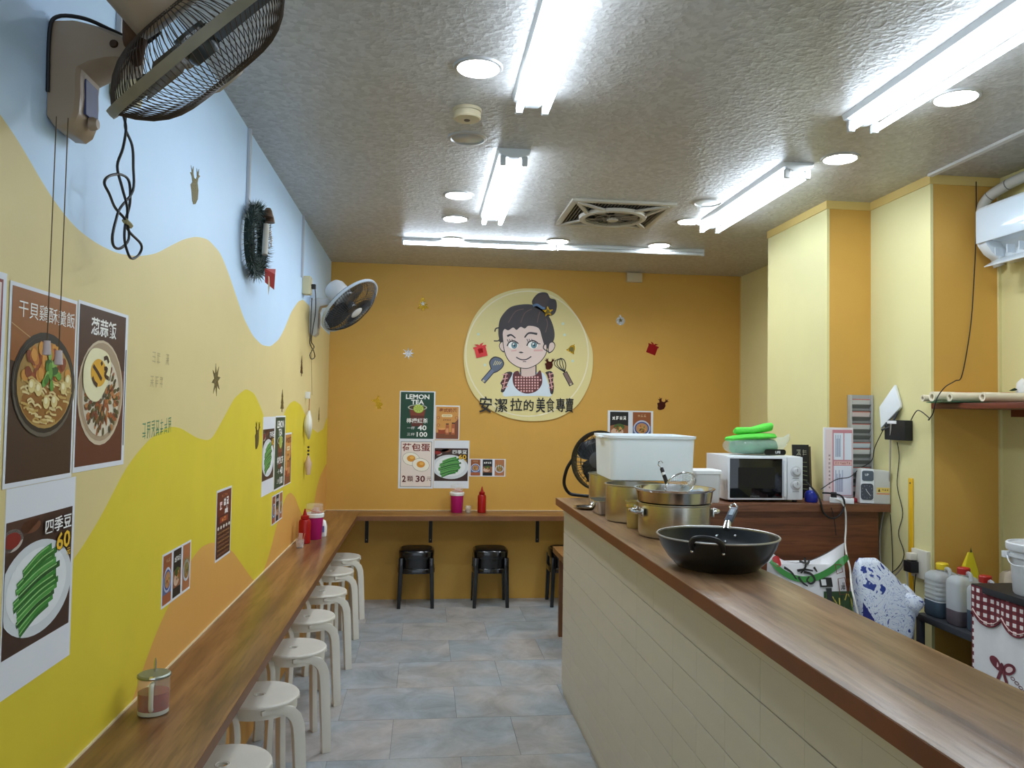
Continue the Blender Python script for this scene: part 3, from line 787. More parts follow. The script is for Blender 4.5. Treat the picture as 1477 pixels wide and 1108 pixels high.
# ================================================================== POSTERS AND WALL DECORATION
M_paper = mat('poster_paper', (226,230,238), 0.5)
WHITE = (244,244,240)
def sheet(name, label, group, wall, corner, w_, h_, cat='poster', lift=0.0, thick=0.0005):
    """paper sheet; corner = lower-left corner in the room as read from inside"""
    rot = {'L': ON_LEFT, 'B': ON_BACK, 'R': ON_RIGHT}[wall]
    loc = Vector(corner)
    loc += {'L': Vector((lift, 0, 0)), 'B': Vector((0, -lift, 0)), 'R': Vector((-lift, 0, 0))}[wall]
    o = ob(name, MB().box(0, w_, 0, h_, 0.0002, 0.0002+thick), M_paper, loc=loc, rot=rot, smooth=None)
    return tag(o, label, cat, group)
def bean_print(p, x0, y0, x1, y1, L0=1, detail=True):
    """a white oval plate of green beans on a dark table"""
    W, Hh = x1-x0, y1-y0; X = lambda u: x0+u*W; Yv = lambda v: y0+v*Hh
    p.rect(x0, y0, x1, y1, (58,34,28), L0)
    p.poly([(X(0),Yv(0.75)),(X(0.55),Yv(1)),(X(0),Yv(1))], (76,46,38), L0+1)
    p.ell(X(0.34), Yv(0.93), 0.14*W, 0.055*Hh, (112,66,44), L0+1)
    def clip(pts): return [(min(max(a, x0), x1), min(max(b, y0), y1)) for a, b in pts]
    for rx_, ry_, cc_, ll_ in ((0.15, 0.085, (196,188,180), 1), (0.115, 0.06, (132,26,22), 2)): p.poly(clip([(X(0.08)+rx_*W*math.cos(q), Yv(0.86)+ry_*Hh*math.sin(q)) for q in [2*PI*i/28 for i in range(28)]]), cc_, L0+ll_)
    ring = [(X(0.47)+0.54*W*math.cos(t)-0.05*W*math.sin(t), Yv(0.43)+0.37*Hh*math.sin(t)+0.02*Hh*math.cos(t)) for t in [2*PI*i/40 for i in range(40)]]
    p.poly(clip(ring), (214,220,226), L0+2)
    ring = [(X(0.47)+0.45*W*math.cos(t), Yv(0.44)+0.30*Hh*math.sin(t)) for t in [2*PI*i/40 for i in range(40)]]
    p.poly(clip(ring), (232,236,240), L0+3)
    rnd = random.Random(3)
    greens = [(34,108,40),(56,138,54),(22,84,34),(78,156,70),(44,122,48)]
    for i in range(12):
        v = 0.20+0.46*i/11; cx = 0.47+rnd.uniform(-0.04,0.04)-0.10*abs(v-0.43); ln = 0.62*math.sqrt(max(0.05, 1-((v-0.43)/0.31)**2))
        a = (X(cx-ln/2), Yv(v-0.075)); b = (X(cx), Yv(v+0.015)); c = (X(cx+ln/2), Yv(v+0.06))
        p.stroke([a, b, c], 0.052*Hh, greens[i % 5], L0+4+i*0.14, smooth=4)
        p.stroke([(a[0],a[1]+0.008*Hh),(b[0],b[1]+0.012*Hh),(c[0]-0.05*W,c[1]+0.004*Hh)], 0.012*Hh, (140,196,120), L0+4.07+i*0.14, smooth=4)
def bean_title(p, x0, y0, x1, y1, L=8):
    W, Hh = x1-x0, y1-y0
    p.text('四季豆', x0+0.75*W, y0+0.885*Hh, h=0.125*Hh, col=(30,24,30), L=L, bold=0.04, wd=0.45*W)
    p.text('四季豆', x0+0.747*W, y0+0.888*Hh, h=0.12*Hh, col=(250,250,250), L=L+1, bold=0.012, wd=0.43*W)
    p.text('60', x0+0.84*W, y0+0.735*Hh, h=0.155*Hh, col=(60,40,10), L=L, bold=0.06, wd=0.25*W)
    p.text('60', x0+0.835*W, y0+0.738*Hh, h=0.145*Hh, col=(236,190,52), L=L+1, bold=0.02, wd=0.23*W)
    p.text('元', x0+0.93*W, y0+0.625*Hh, h=0.06*Hh, col=(236,190,52), L=L+1, bold=0.02)
def lemon_print(p, W, Hh):
    p.rect(0.008, 0.010, W-0.012, Hh-0.008, (18,66,48), 1)
    p.text('LEMON', 0.5*W, 0.885*Hh, h=0.10*Hh, wd=0.66*W, col=WHITE, L=2, bold=0.03)
    p.text('TEA', 0.5*W, 0.775*Hh, h=0.095*Hh, wd=0.36*W, col=WHITE, L=2, bold=0.03)
    p.poly([(0.27*W,0.665*Hh),(0.73*W,0.665*Hh),(0.66*W,0.28*Hh),(0.34*W,0.28*Hh)], (96,40,26), 2)
    p.poly([(0.29*W,0.62*Hh),(0.71*W,0.62*Hh),(0.69*W,0.5*Hh),(0.31*W,0.5*Hh)], (126,56,34), 3)
    p.ell(0.5*W, 0.665*Hh, 0.27*W, 0.06*Hh, (184,192,178), 3)
    p.ell(0.5*W, 0.665*Hh, 0.235*W, 0.045*Hh, (74,52,34), 4)
    p.ell(0.53*W, 0.64*Hh, 0.15*W, 0.09*Hh, (150,176,48), 5)
    p.ell(0.53*W, 0.64*Hh, 0.125*W, 0.074*Hh, (206,216,120), 6)
    for i in range(8):
        a = PI*i/4; p.poly([(0.53*W,0.64*Hh),(0.53*W+0.11*W*math.cos(a+0.1),0.64*Hh+0.064*Hh*math.sin(a+0.1)),(0.53*W+0.11*W*math.cos(a+0.68),0.64*Hh+0.064*Hh*math.sin(a+0.68))], (160,186,60), 7)
    p.text('檸檬紅茶', 0.5*W, 0.395*Hh, h=0.10*Hh, wd=0.60*W, col=WHITE, L=8, bold=0.012)
    p.text('一杯', 0.33*W, 0.245*Hh, h=0.06*Hh, wd=0.22*W, col=WHITE, L=8)
    p.text('40', 0.64*W, 0.25*Hh, h=0.105*Hh, wd=0.25*W, col=WHITE, L=8, bold=0.025)
    p.text('三杯', 0.33*W, 0.115*Hh, h=0.06*Hh, wd=0.22*W, col=WHITE, L=8)
    p.text('100', 0.64*W, 0.115*Hh, h=0.10*Hh, wd=0.30*W, col=WHITE, L=8, bold=0.025)
def thai_print(p, W, Hh):
    p.rect(0.006, 0.006, W-0.008, Hh-0.010, (208,148,72), 1)
    p.poly([(0.006,0.006),(W-0.008,0.006),(W-0.008,0.62*Hh),(0.8*W,0.5*Hh),(0.7*W,0.22*Hh),(0.006,0.2*Hh)], (126,70,40), 2)
    p.text('泰式奶茶', 0.52*W, 0.86*Hh, h=0.12*Hh, wd=0.74*W, col=(132,56,30), L=3, bold=0.02)
    p.poly([(x, y) for x, y in rrect(0.26*W, 0.70*W, 0.66*Hh, 0.74*Hh, 0.03*Hh)], (236,218,170), 3)
    p.glyphs(0.48*W, 0.70*Hh, 0.34*W, 0.035*Hh, 7, (96,52,28), 4, 5)
    for x, y in ((0.12,0.64),(0.13,0.42),(0.88,0.64)): p.ell(x*W, y*Hh, 0.07*W, 0.045*Hh, (176,104,48), 3); p.ell(x*W, y*Hh, 0.04*W, 0.026*Hh, (214,160,90), 4)
    p.glyphs(0.48*W, 0.575*Hh, 0.34*W, 0.05*Hh, 4, (120,64,34), 3, 6)
    p.poly([(0.12*W,0.31*Hh),(0.42*W,0.31*Hh),(0.40*W,0.17*Hh),(0.14*W,0.17*Hh)], (158,66,30), 4); p.ell(0.27*W, 0.31*Hh, 0.15*W, 0.03*Hh, (226,160,96), 5)
    for x, hh in ((0.50,0.44),(0.74,0.47)):
        p.poly([(x*W-0.07*W,0.15*Hh),(x*W+0.07*W,0.15*Hh),(x*W+0.07*W,hh*Hh-0.04*Hh),(x*W+0.05*W,hh*Hh),(x*W-0.05*W,hh*Hh),(x*W-0.07*W,hh*Hh-0.04*Hh)], (178,98,56), 4)
        p.rect(x*W-0.06*W, hh*Hh, x*W+0.06*W, hh*Hh+0.03*Hh, (36,24,20), 5); p.rect(x*W-0.05*W, 0.2*Hh, x*W+0.05*W, 0.33*Hh, (222,150,104), 5)
def dish_card(p, x0, y0, x1, y1, kind):
    W, Hh = x1-x0, y1-y0; cx = (x0+x1)/2
    bg = [(150,84,44),(24,24,26),(176,112,70)][kind]
    p.rect(x0, y0, x1, y1, bg, 1)
    if kind == 0:
        p.rect(x0, y0, x1, y0+0.55*Hh, (88,104,150), 2); p.rect(x0, y0, x1, y0+0.2*Hh, (168,92,52), 3)
        p.ell(cx, y0+0.48*Hh, 0.46*W, 0.26*Hh, (196,202,220), 4); p.ell(cx, y0+0.48*Hh, 0.40*W, 0.21*Hh, (62,84,150), 5); p.ell(cx, y0+0.48*Hh, 0.33*W, 0.17*Hh, (190,140,92), 6)
        p.glyphs(cx, y0+0.88*Hh, 0.5*W, 0.08*Hh, 3, (206,170,130), 7, 7) 
    elif kind == 1:
        p.glyphs(cx, y0+0.80*Hh, 0.8*W, 0.12*Hh, 4, WHITE, 3, 8, 0.17)
        p.poly([(x0,y0+0.2*Hh),(x1,y0+0.2*Hh),(x1,y0+0.55*Hh),(cx,y0+0.62*Hh),(x0,y0+0.55*Hh)], (150,96,62), 2)
        p.ell(cx, y0+0.52*Hh, 0.30*W, 0.1*Hh, (70,96,44), 4); p.ell(cx-0.1*W, y0+0.36*Hh, 0.34*W, 0.13*Hh, (216,184,160), 3)
    else:
        p.ell(cx, y0+0.42*Hh, 0.46*W, 0.24*Hh, (200,206,220), 3); p.ell(cx, y0+0.42*Hh, 0.36*W, 0.18*Hh, (150,120,70), 4)
        for i in range(6): p.stroke([(cx-0.3*W+0.1*W*i, y0+0.36*Hh), (cx-0.34*W+0.12*W*i, y0+0.70*Hh)], 0.05*W, (92,118,60) if i % 2 else (198,176,120), 5)
    rnd = random.Random(kind*7+int(Hh*1000))
    for i in range(16):
        a = rnd.uniform(0, 2*PI); r = rnd.uniform(0, 0.8)
        p.ell(cx+0.28*W*r*math.cos(a), y0+(0.46-0.02*kind)*Hh+0.13*Hh*r*math.sin(a), 0.06*W, 0.025*Hh, [(176,92,40),(214,160,90),(120,60,30),(96,120,50)][i % 4], 6.5+i*0.04, rot=a, n=8)
def cards(label, wall, corner, w_, h_, order, group, lift=0.0):
    o = sheet('picture_card_strip', label, group, wall, corner, w_, h_, lift=lift)
    p = Pr(); n = len(order); cw = w_/n
    for i, kd in enumerate(order): dish_card(p, i*cw+0.10*cw, 0.05*h_, (i+1)*cw-0.10*cw, 0.96*h_, kd)
    p.build('print', o, 0.0008)
    for i in range(1, n): ob('fold', MB().box(i*cw-0.0015, i*cw+0.0015, 0, h_, 0.0007, 0.0011), M_paper, o, smooth=None)
    return o

GW = 'menu posters on the painted wall'; GB = 'menu posters on the ochre wall'
# rice bowl poster with scallop and chicken
def bowl_print(p, W, Hh):
    p.rect(0.008, 0.010, W-0.008, Hh-0.008, (62,38,26), 1)
    p.poly([(0.008,0.62*Hh),(W-0.008,0.55*Hh),(W-0.008,Hh-0.008),(0.008,Hh-0.008)], (150,90,36), 2)
    p.stroke([(0.008,0.80*Hh),(0.3*W,0.74*Hh)], 0.002, (196,160,110), 3)
    p.text('干貝鷄酥羹飯', 0.53*W, 0.88*Hh, h=0.085*Hh, wd=0.84*W, col=WHITE, L=4, bold=0.0)
    bx, by = 0.52*W, 0.51*Hh
    p.ell(bx, by, 0.47*W, 0.275*Hh, (34,32,30), 4); p.ell(bx, by-0.01*Hh, 0.455*W, 0.262*Hh, (96,90,80), 5); p.ell(bx, by, 0.44*W, 0.252*Hh, (30,26,24), 6)
    p.ell(bx, by, 0.41*W, 0.228*Hh, (176,140,76), 7)
    p.ell(bx, by-0.09*Hh, 0.34*W, 0.12*Hh, (150,98,36), 8)
    rnd = random.Random(5)
    for i in range(120):
        a = rnd.uniform(0, 2*PI); r = math.sqrt(rnd.random())
        x = bx+0.36*W*r*math.cos(a); y = by+0.20*Hh*r*math.sin(a)
        if y > by+0.03*Hh: p.ell(x, y, 0.05*W, 0.03*Hh, [(196,122,44),(158,76,28),(214,150,66),(136,58,24)][i % 4], 8+i*0.03, rot=a, n=9)
        else: p.stroke([(x-0.05*W, y), (x, y+0.012*Hh*math.cos(i)), (x+0.05*W, y-0.01*Hh)], 0.016*W, [(214,190,128),(196,162,90),(226,206,150)][i % 3], 8+i*0.03, smooth=3)
    for x, y in ((0.30,0.50),(0.40,0.485),(0.78,0.50),(0.85,0.54),(0.52,0.42),(0.64,0.425)): p.ell(x*W, y*Hh, 0.05*W, 0.036*Hh, (226,206,140), 12, n=14); p.ell(x*W-0.01*W, y*Hh+0.008*Hh, 0.026*W, 0.018*Hh, (244,234,190), 13, n=10)
    for i in range(26):
        a = rnd.uniform(0, 2*PI); r = rnd.random()
        p.ell(0.56*W+0.14*W*r*math.cos(a), 0.585*Hh+0.095*Hh*r*math.sin(a), 0.045*W, 0.022*Hh, [(62,120,36),(96,156,60),(40,92,30),(140,184,96)][i % 4], 14+i*0.06, rot=a, n=8)
q0 = P(5, 705, X=0); q1 = P(12, 405, X=0)
o = sheet('poster', 'poster of a dark noodle bowl topped with green herbs', GW, 'L', (0, 1.568, 1.378), 0.288, 0.395, lift=0.001)
p = Pr(); bowl_print(p, 0.288, 0.395); p.build('print', o)
def egg_rice_print(p, W, Hh):
    p.rect(0.008, 0.012, W-0.018, Hh-0.008, (96,46,28), 1)
    p.rect(0.008, 0.62*Hh, W-0.018, Hh-0.008, (66,36,26), 2)
    p.text('葱蒜飯', 0.48*W, 0.87*Hh, h=0.11*Hh, wd=0.50*W, col=WHITE, L=4, bold=0.02)
    bx, by = 0.47*W, 0.47*Hh
    p.ell(bx, by, 0.445*W, 0.325*Hh, (206,190,164), 3); p.ell(bx, by+0.005*Hh, 0.42*W, 0.305*Hh, (172,150,122), 4); p.ell(bx, by-0.02*Hh, 0.36*W, 0.25*Hh, (216,206,186), 5)
    rnd = random.Random(9)
    for i in range(190):
        a = rnd.uniform(0, 2*PI); r = math.sqrt(rnd.random())
        p.ell(bx+0.02*W+0.33*W*r*math.cos(a), by-0.04*Hh+0.215*Hh*r*math.sin(a), 0.035*W, 0.014*Hh, [(120,58,30),(160,88,44),(92,84,40),(186,124,70),(70,64,36)][i % 5], 6+i*0.02, rot=a, n=7)
    egg = [(0.10,0.55),(0.12,0.64),(0.22,0.72),(0.36,0.74),(0.54,0.72),(0.62,0.66),(0.60,0.57),(0.52,0.49),(0.40,0.42),(0.26,0.42),(0.14,0.47)]
    p.poly([tuple(v[:2]) for v in spline([(a*W, b*Hh, 0) for a, b in egg], 4, True)], (238,232,190), 10)
    p.ell(0.38*W, 0.59*Hh, 0.15*W, 0.085*Hh, (226,170,44), 11)
    for st in ([(0.26,0.56),(0.30,0.53),(0.36,0.51)], [(0.27,0.63),(0.36,0.59),(0.44,0.55)], [(0.42,0.66),(0.44,0.64)], [(0.47,0.68),(0.53,0.69),(0.57,0.66)], [(0.48,0.62),(0.54,0.62),(0.50,0.58),(0.58,0.56)]):
        p.stroke([(a*W, b*Hh) for a, b in st], 0.034*W, (60,30,14), 12, smooth=4)
o = sheet('poster', 'poster of a fried egg on minced rice in a pale bowl', GW, 'L', (0, 1.862, 1.386), 0.30, 0.392, lift=0.0005)
p = Pr(); egg_rice_print(p, 0.30, 0.392); p.build('print', o)
ob('black_strip', MB().box(0.289, 0.293, 0.05, 0.30, 0.0008, 0.0012), mat('ink_black', (24,22,24), 0.5), o, smooth=None)
o = sheet('poster', 'tall white poster of green beans below the noodle bowl poster', GW, 'L', (0, 1.585, 0.977), 0.297, 0.40)
p = Pr(); bean_print(p, 0.004, 0.075, 0.285, 0.335); bean_title(p, 0.004, 0.075, 0.285, 0.335, 9); p.build('print', o)
o = sheet('poster', 'red-bordered white poster beside the noodle bowl poster', GW, 'L', (0, 1.255, 1.378), 0.303, 0.405)
p = Pr(); p.rect(0.01, 0.008, 0.29, 0.392, (128,30,32), 1); p.rect(0.016, 0.014, 0.284, 0.386, (222,206,204), 2); p.build('print', o)
cards('strip of three dish cards on the painted wall above the sauce jar', 'L', (0, 2.50, 0.922), 0.295, 0.165, (0, 1, 2), GW)
# dark red menu sheet
o = sheet('menu_sheet', 'narrow dark red drinks menu sheet with white lettering', GW, 'L', (0, 3.112, 0.945), 0.235, 0.275)
p = Pr(); W, Hh = 0.235, 0.275
p.rect(0.009, 0.009, W-0.009, Hh-0.009, (72,30,22), 1); p.rect(0.009, 0.62*Hh, W-0.009, Hh-0.009, (104,40,26), 2)
p.glyphs(0.5*W, 0.90*Hh, 0.4*W, 0.05*Hh, 4, (196,120,80), 3, 9)
p.glyphs(0.28*W, 0.76*Hh, 0.22*W, 0.12*Hh, 1, (238,206,206), 3, 10, 0.17); p.glyphs(0.62*W, 0.80*Hh, 0.36*W, 0.12*Hh, 2, (246,246,246), 3, 11, 0.19); p.glyphs(0.64*W, 0.68*Hh, 0.30*W, 0.11*Hh, 1, (240,236,236), 3, 12, 0.17)
p.rect(0.22*W, 0.52*Hh, 0.75*W, 0.60*Hh, (150,62,36), 3); p.glyphs(0.48*W, 0.56*Hh, 0.3*W, 0.06*Hh, 2, (232,170,90), 4, 13)
for i in range(5): p.ell((0.14+0.18*i)*W, 0.455*Hh, 0.06*W, 0.025*Hh, (214,206,196), 3)
for i in range(6): p.glyphs(0.5*W, (0.38-0.06*i)*Hh, 0.78*W, 0.03*Hh, 9, [(206,160,96),(186,140,96)][i % 2], 3, 20+i)
p.build('print', o)
# group by the corner
o = sheet('poster', 'white-edged green bean poster on the painted wall, beside a lemon tea poster', GW, 'L', (0, 3.94, 1.105), 0.31, 0.392)
p = Pr(); bean_print(p, 0.004, 0.075, 0.29, 0.33); bean_title(p, 0.004, 0.075, 0.29, 0.33, 9); p.build('print', o)
o = sheet('poster', 'green lemon tea poster on the painted wall', GW, 'L', (0, 4.258, 1.10), 0.30, 0.40)
p = Pr(); lemon_print(p, 0.30, 0.40); p.build('print', o)
o = sheet('poster', 'orange milk tea poster on the painted wall', GW, 'L', (0, 4.565, 1.10), 0.215, 0.30)
p = Pr(); thai_print(p, 0.215, 0.30); p.build('print', o)
cards('strip of three dish cards on the painted wall below the lemon tea poster', 'L', (0, 4.22, 0.925), 0.31, 0.155, (0, 1, 2), GW)
# ---- back wall
o = sheet('poster', 'green lemon tea poster on the ochre wall', GB, 'B', (0.578, D, 1.30), 0.292, 0.402, lift=0.0)
p = Pr(); lemon_print(p, 0.292, 0.402); p.build('print', o)
o = sheet('poster', 'orange milk tea poster on the ochre wall', GB, 'B', (0.872, D, 1.306), 0.20, 0.282)
p = Pr(); thai_print(p, 0.20, 0.282); p.build('print', o)
o = sheet('poster', 'pale poster of two fried eggs for 30', GB, 'B', (0.578, D, 0.902), 0.285, 0.397)
p = Pr(); W, Hh = 0.285, 0.397
p.rect(0.016, 0.014, W-0.014, Hh-0.012, (70,66,70), 1); p.rect(0.0195, 0.0175, W-0.0175, Hh-0.0155, (236,222,214), 2)
p.text('荷包蛋', 0.5*W, 0.85*Hh, h=0.165*Hh, wd=0.80*W, col=(128,44,38), L=3, bold=0.02)
for x, y in ((0.36,0.61),(0.64,0.49)):
    p.ell(x*W, y*Hh, 0.25*W, 0.135*Hh, (70,66,64), 3+int(x > 0.5)*4, rot=-0.2); p.ell(x*W, y*Hh, 0.243*W, 0.13*Hh, (246,240,226), 4+int(x > 0.5)*4, rot=-0.2); p.ell(x*W, y*Hh+0.01*Hh, 0.12*W, 0.068*Hh, (222,150,48), 5+int(x > 0.5)*4); p.ell(x*W+0.02*W, y*Hh+0.025*Hh, 0.06*W, 0.03*Hh, (240,186,90), 6+int(x > 0.5)*4)
p.text('2', 0.165*W, 0.20*Hh, h=0.135*Hh, wd=0.11*W, col=(96,36,34), L=3, bold=0.03); p.text('顆', 0.34*W, 0.20*Hh, h=0.115*Hh, col=(96,36,34), L=3, bold=0.01)
p.text('30', 0.635*W, 0.20*Hh, h=0.135*Hh, wd=0.27*W, col=(96,36,34), L=3, bold=0.03); p.text('元', 0.88*W, 0.20*Hh, h=0.085*Hh, col=(96,36,34), L=3)
p.build('print', o)
o = sheet('poster', 'white-edged green bean poster on the ochre wall', GB, 'B', (0.866, D, 0.905), 0.292, 0.395)
p = Pr(); bean_print(p, 0.006, 0.06, 0.282, 0.33); bean_title(p, 0.006, 0.06, 0.282, 0.33, 9); p.build('print', o)
cards('strip of three dish cards above the red squeeze bottle', 'B', (1.161, D, 1.004), 0.30, 0.146, (0, 1, 2), GB)
cards('pair of larger dish cards above the white tub', 'B', (2.325, D, 1.28), 0.395, 0.29, (1, 0), GB)

# ================================================================== ROUND SHOP SIGN
cx0 = P(762, 512, Y=D-0.02); sx, sz = cx0.x, cx0.z
t = thing('shop_sign', 'round cream shop sign with a cartoon cook and brush lettering', 'sign', (sx, D, sz), ON_BACK)
S = 1128.79/ (fw.dot(cx0-CAM))      # photo pixels per metre at the sign
def C(zx, zy):                       # coordinates read off the 5.04x enlargement of the photograph
    px, py = 640+zx/5.0375, 400+zy/5.036
    q = P(px, py, Y=D-0.02); return (q.x-sx, q.z-sz)
out = [(615,80),(720,85),(800,110),(880,170),(960,270),(1020,370),(1065,470),(1085,560),(1080,690),(1050,800),(980,920),(900,985),(800,1030),(680,1045),(560,1040),(440,1010),(330,955),(240,880),(180,780),(155,680),(145,560),(165,440),(205,320),(270,220),(350,150),(450,105),(540,85)]
outl = [tuple(v[:2]) for v in spline([C(*a)+(0,) for a in out], 4, True)][::-1]
ob('board', MB().prism(outl[::-1], 0.0005, 0.012), mat('sign_cream', (226,212,150), 0.45), t, smooth=None)
p = Pr()
K = (46,36,40)
def sm(pts, k=5): return [tuple(v[:2]) for v in spline([C(*a)+(0,) for a in pts], k, True)]
def pw(v): return v/5.0375/S
ccx, ccy = 615, 560
p.stroke([C(ccx+455*math.cos(a)*(1.0 if math.cos(a) < 0 else 0.96), ccy+455*math.sin(a)-5) for a in [2*PI*i/60 for i in range(60)]], pw(9), (238,228,196), 1, closed=True)
# hair back and bun
p.poly(sm([(645,165),(690,115),(750,112),(775,150),(815,165),(822,220),(800,270),(740,280),(690,235),(650,205)]), K, 2)
p.poly(sm([(660,165),(695,128),(745,125),(762,165),(735,215),(690,205)]), (66,48,48), 3)
p.poly(sm([(402,440),(400,350),(420,285),(480,220),(560,198),(650,200),(730,240),(780,310),(806,400),(795,470),(740,520),(440,480)]), K, 2)
# ears
for e in ([(440,470),(415,468),(402,500),(420,535),(445,540)], [(765,480),(795,465),(812,495),(795,535),(760,550)]):
    p.poly(sm(e), K, 3); c_ = [sum(a for a, b in e)/len(e), sum(b for a, b in e)/len(e)]
    p.poly(sm([(c_[0]+(a-c_[0])*0.78, c_[1]+(b-c_[1])*0.78) for a, b in e]), (222,200,190), 4)
# neck, face
p.poly([C(555,640), C(675,640), C(675,720), C(555,720)], K, 3); p.poly([C(563,640), C(667,640), C(667,720), C(563,720)], (214,190,182), 4)
face = [(430,380),(500,345),(600,330),(690,350),(735,420),(752,500),(745,560),(700,620),(640,655),(590,665),(530,650),(470,605),(440,540),(428,460)]
p.poly(sm(face), K, 5)
p.poly(sm([(592+(a-592)*0.965, 500+(b-500)*0.968) for a, b in face]), (228,206,198), 6)
# fringe
p.poly(sm([(400,420),(405,340),(440,260),(520,210),(620,205),(720,250),(790,340),(800,420),(775,470),(735,490),(715,440),(690,370),(620,352),(590,372),(560,360),(530,382),(505,365),(470,385),(440,375),(415,400)]), K, 7)
for a in ([(470,330),(520,250),(580,230)], [(560,330),(590,260),(640,230)], [(680,330),(690,280),(700,250)], [(740,400),(755,340),(745,300)]): p.stroke([C(*q) for q in a], pw(7), (92,66,62), 8, smooth=4)
p.stroke([C(*q) for q in ((410,365),(380,372),(372,395))], pw(9), K, 7, smooth=4); p.stroke([C(*q) for q in ((410,430),(400,460),(365,462))], pw(8), K, 7, smooth=4)
p.stroke([C(*q) for q in ((735,480),(725,515),(760,540))], pw(8), K, 7, smooth=4)
p.stroke([C(*q) for q in ((648,208),(680,200),(715,222),(735,225))], pw(18), (86,120,160), 8, smooth=3)
# brows, eyes, nose, mouth
p.stroke([C(*q) for q in ((462,428),(490,418),(522,442))], [pw(16), pw(8)], K, 8, smooth=4); p.stroke([C(*q) for q in ((588,438),(620,405),(680,412))], [pw(10), pw(16)], K, 8, smooth=4)
for ex, ey in ((505,494),(648,492)):
    p.ell(*C(ex, ey), pw(36), pw(26), WHITE, 8); p.ell(*C(ex+8, ey), pw(21), pw(24), (50,64,72), 9); p.ell(*C(ex+8, ey+1), pw(17), pw(20), (104,148,160), 10); p.ell(*C(ex+9, ey+1), pw(8), pw(10), (40,56,66), 10.5); p.ell(*C(ex+3, ey-8), pw(6), pw(7), WHITE, 11)
    p.stroke([C(ex-44, ey+6), C(ex-28, ey-22), C(ex+6, ey-32), C(ex+38, ey-12)], pw(9), K, 11, smooth=4)
    for dx in (-34, -18, 0): p.stroke([C(ex+dx, ey-24), C(ex+dx-10, ey-44)], pw(5), K, 11)
for dx in (28, 38, 44): p.stroke([C(648+dx, 484), C(660+dx, 470+0.3*dx)], pw(5), K, 11)
p.poly(sm([(545,545),(562,540),(580,547),(562,552)]), K, 8)
p.stroke([C(*q) for q in ((527,580),(560,597),(600,597),(637,575))], pw(8), K, 8, smooth=4); p.stroke([C(575,613), C(600,613)], pw(5), K, 8)
p.stroke([C(490,535), C(530,530)], pw(10), (222,176,172), 7); p.stroke([C(655,532), C(720,530)], pw(12), (222,170,166), 7)
# dress with gingham bib and ruffled straps
p.poly(sm([(430,860),(460,770),(480,700),(540,690),(680,690),(730,700),(760,770),(785,860),(700,862),(520,862)], 3), (214,226,236), 3)
bib = [(505,700),(540,680),(560,712),(600,722),(665,712),(700,675),(715,720),(712,780),(670,830),(600,845),(540,820),(505,770)]
p.poly(sm(bib), (92,34,38), 7)
for i in range(10):
    for j in range(8):
        gx, gy = 522+i*20, 700+j*20
        if ((gx-608)/95)**2+((gy-745)/88)**2 < 1 and not (540 < gx < 690 and gy < 716): p.rect(*C(gx-4, gy+12), *C(gx+8, gy), (222,170,166), 8)
for sx_, dx in ((0, 0), (1, 1)):
    rf = [(440,700),(480,685),(500,700),(470,760),(440,830),(415,830),(425,790),(412,770),(430,740)] if sx_ == 0 else [(740,690),(780,682),(800,710),(795,750),(802,790),(795,845),(775,840),(765,760),(750,710)]
    p.poly(sm(rf, 3), K, 5); c_ = (sum(a for a, b in rf)/9, sum(b for a, b in rf)/9)
    p.poly(sm([(c_[0]+(a-c_[0])*0.72, c_[1]+(b-c_[1])*0.78) for a, b in rf], 3), (92,34,38), 6)
    for q in range(4): p.stroke([C(c_[0]-22+(8 if sx_ else 0), c_[1]-48+q*30+(q*3)), C(c_[0]+20, c_[1]-54+q*30)], pw(7), (222,170,166), 7)
    p.stroke([C(c_[0]+(10 if sx_ == 0 else -10), c_[1]-60), C(c_[0]-(14 if sx_ == 0 else -10), c_[1]+58)], pw(7), (222,170,166), 7)
# spatula and whisk
sp = [(345,590),(375,575),(420,590),(440,625),(425,660),(385,690),(350,695),(340,660),(330,620)]
p.poly(sm(sp), K, 3); p.poly(sm([(388+(a-388)*0.86, 635+(b-635)*0.86) for a, b in sp]), (92,102,122), 4)
for i in range(4): p.stroke([C(362+i*14, 640-i*2), C(378+i*14, 605+i*3)], pw(6), (196,188,150), 5)
p.stroke([C(358,675), C(285,760)], pw(38), K, 3); p.stroke([C(358,675), C(287,757)], pw(26), (108,120,146), 5); p.ell(*C(290,752), pw(8), pw(8), (200,190,150), 6)
for dx in (-32, -14, 6, 26): p.stroke([C(*q) for q in ((880,690),(842+dx,640),(840+dx*0.8,605),(850,590))], pw(6), K, 4, smooth=5)
p.stroke([C(*q) for q in ((880,690),(888,640),(875,600),(848,588))], pw(7), K, 4, smooth=5)
p.stroke([C(880,690), C(930,785)], pw(36), K, 3); p.stroke([C(882,694), C(928,780)], pw(24), (126,100,92), 4); p.ell(*C(924,776), pw(7), pw(7), (206,196,160), 5)
for a in ((868,337),(880,418),(938,608),(300,637),(252,413)): p.ell(*C(*a), pw(10), pw(10), (206,222,206), 2)
p.build('print', t, 0.0125, m=print_mat('sign_print', 0.4))
lt = Pr()
chars = '安潔拉的美食專賣'; xs = (305, 417, 528, 618, 705, 775, 850, 915); hs = (118, 100, 92, 80, 110, 105, 100, 105); ys = (925, 930, 925, 930, 928, 928, 928, 930)
ww = (90, 92, 88, 72, 66, 62, 66, 62)
for ch, x, hh, yy, wc_ in zip(chars, xs, hs, ys, ww): lt.text(ch, *C(x, yy), h=pw(hh), wd=pw(wc_), col=(26,24,26), L=1, bold=0.0 if ch == '食' else 0.011, rot=random.uniform(-0.05, 0.05))
for i in range(len(lt.mb.v)): lt.mb.v[i].z = 0
ex = MB(); n = len(lt.mb.v)
ex.v = [Vector((v.x, v.y, 0.013)) for v in lt.mb.v]+[Vector((v.x, v.y, 0.0175)) for v in lt.mb.v]
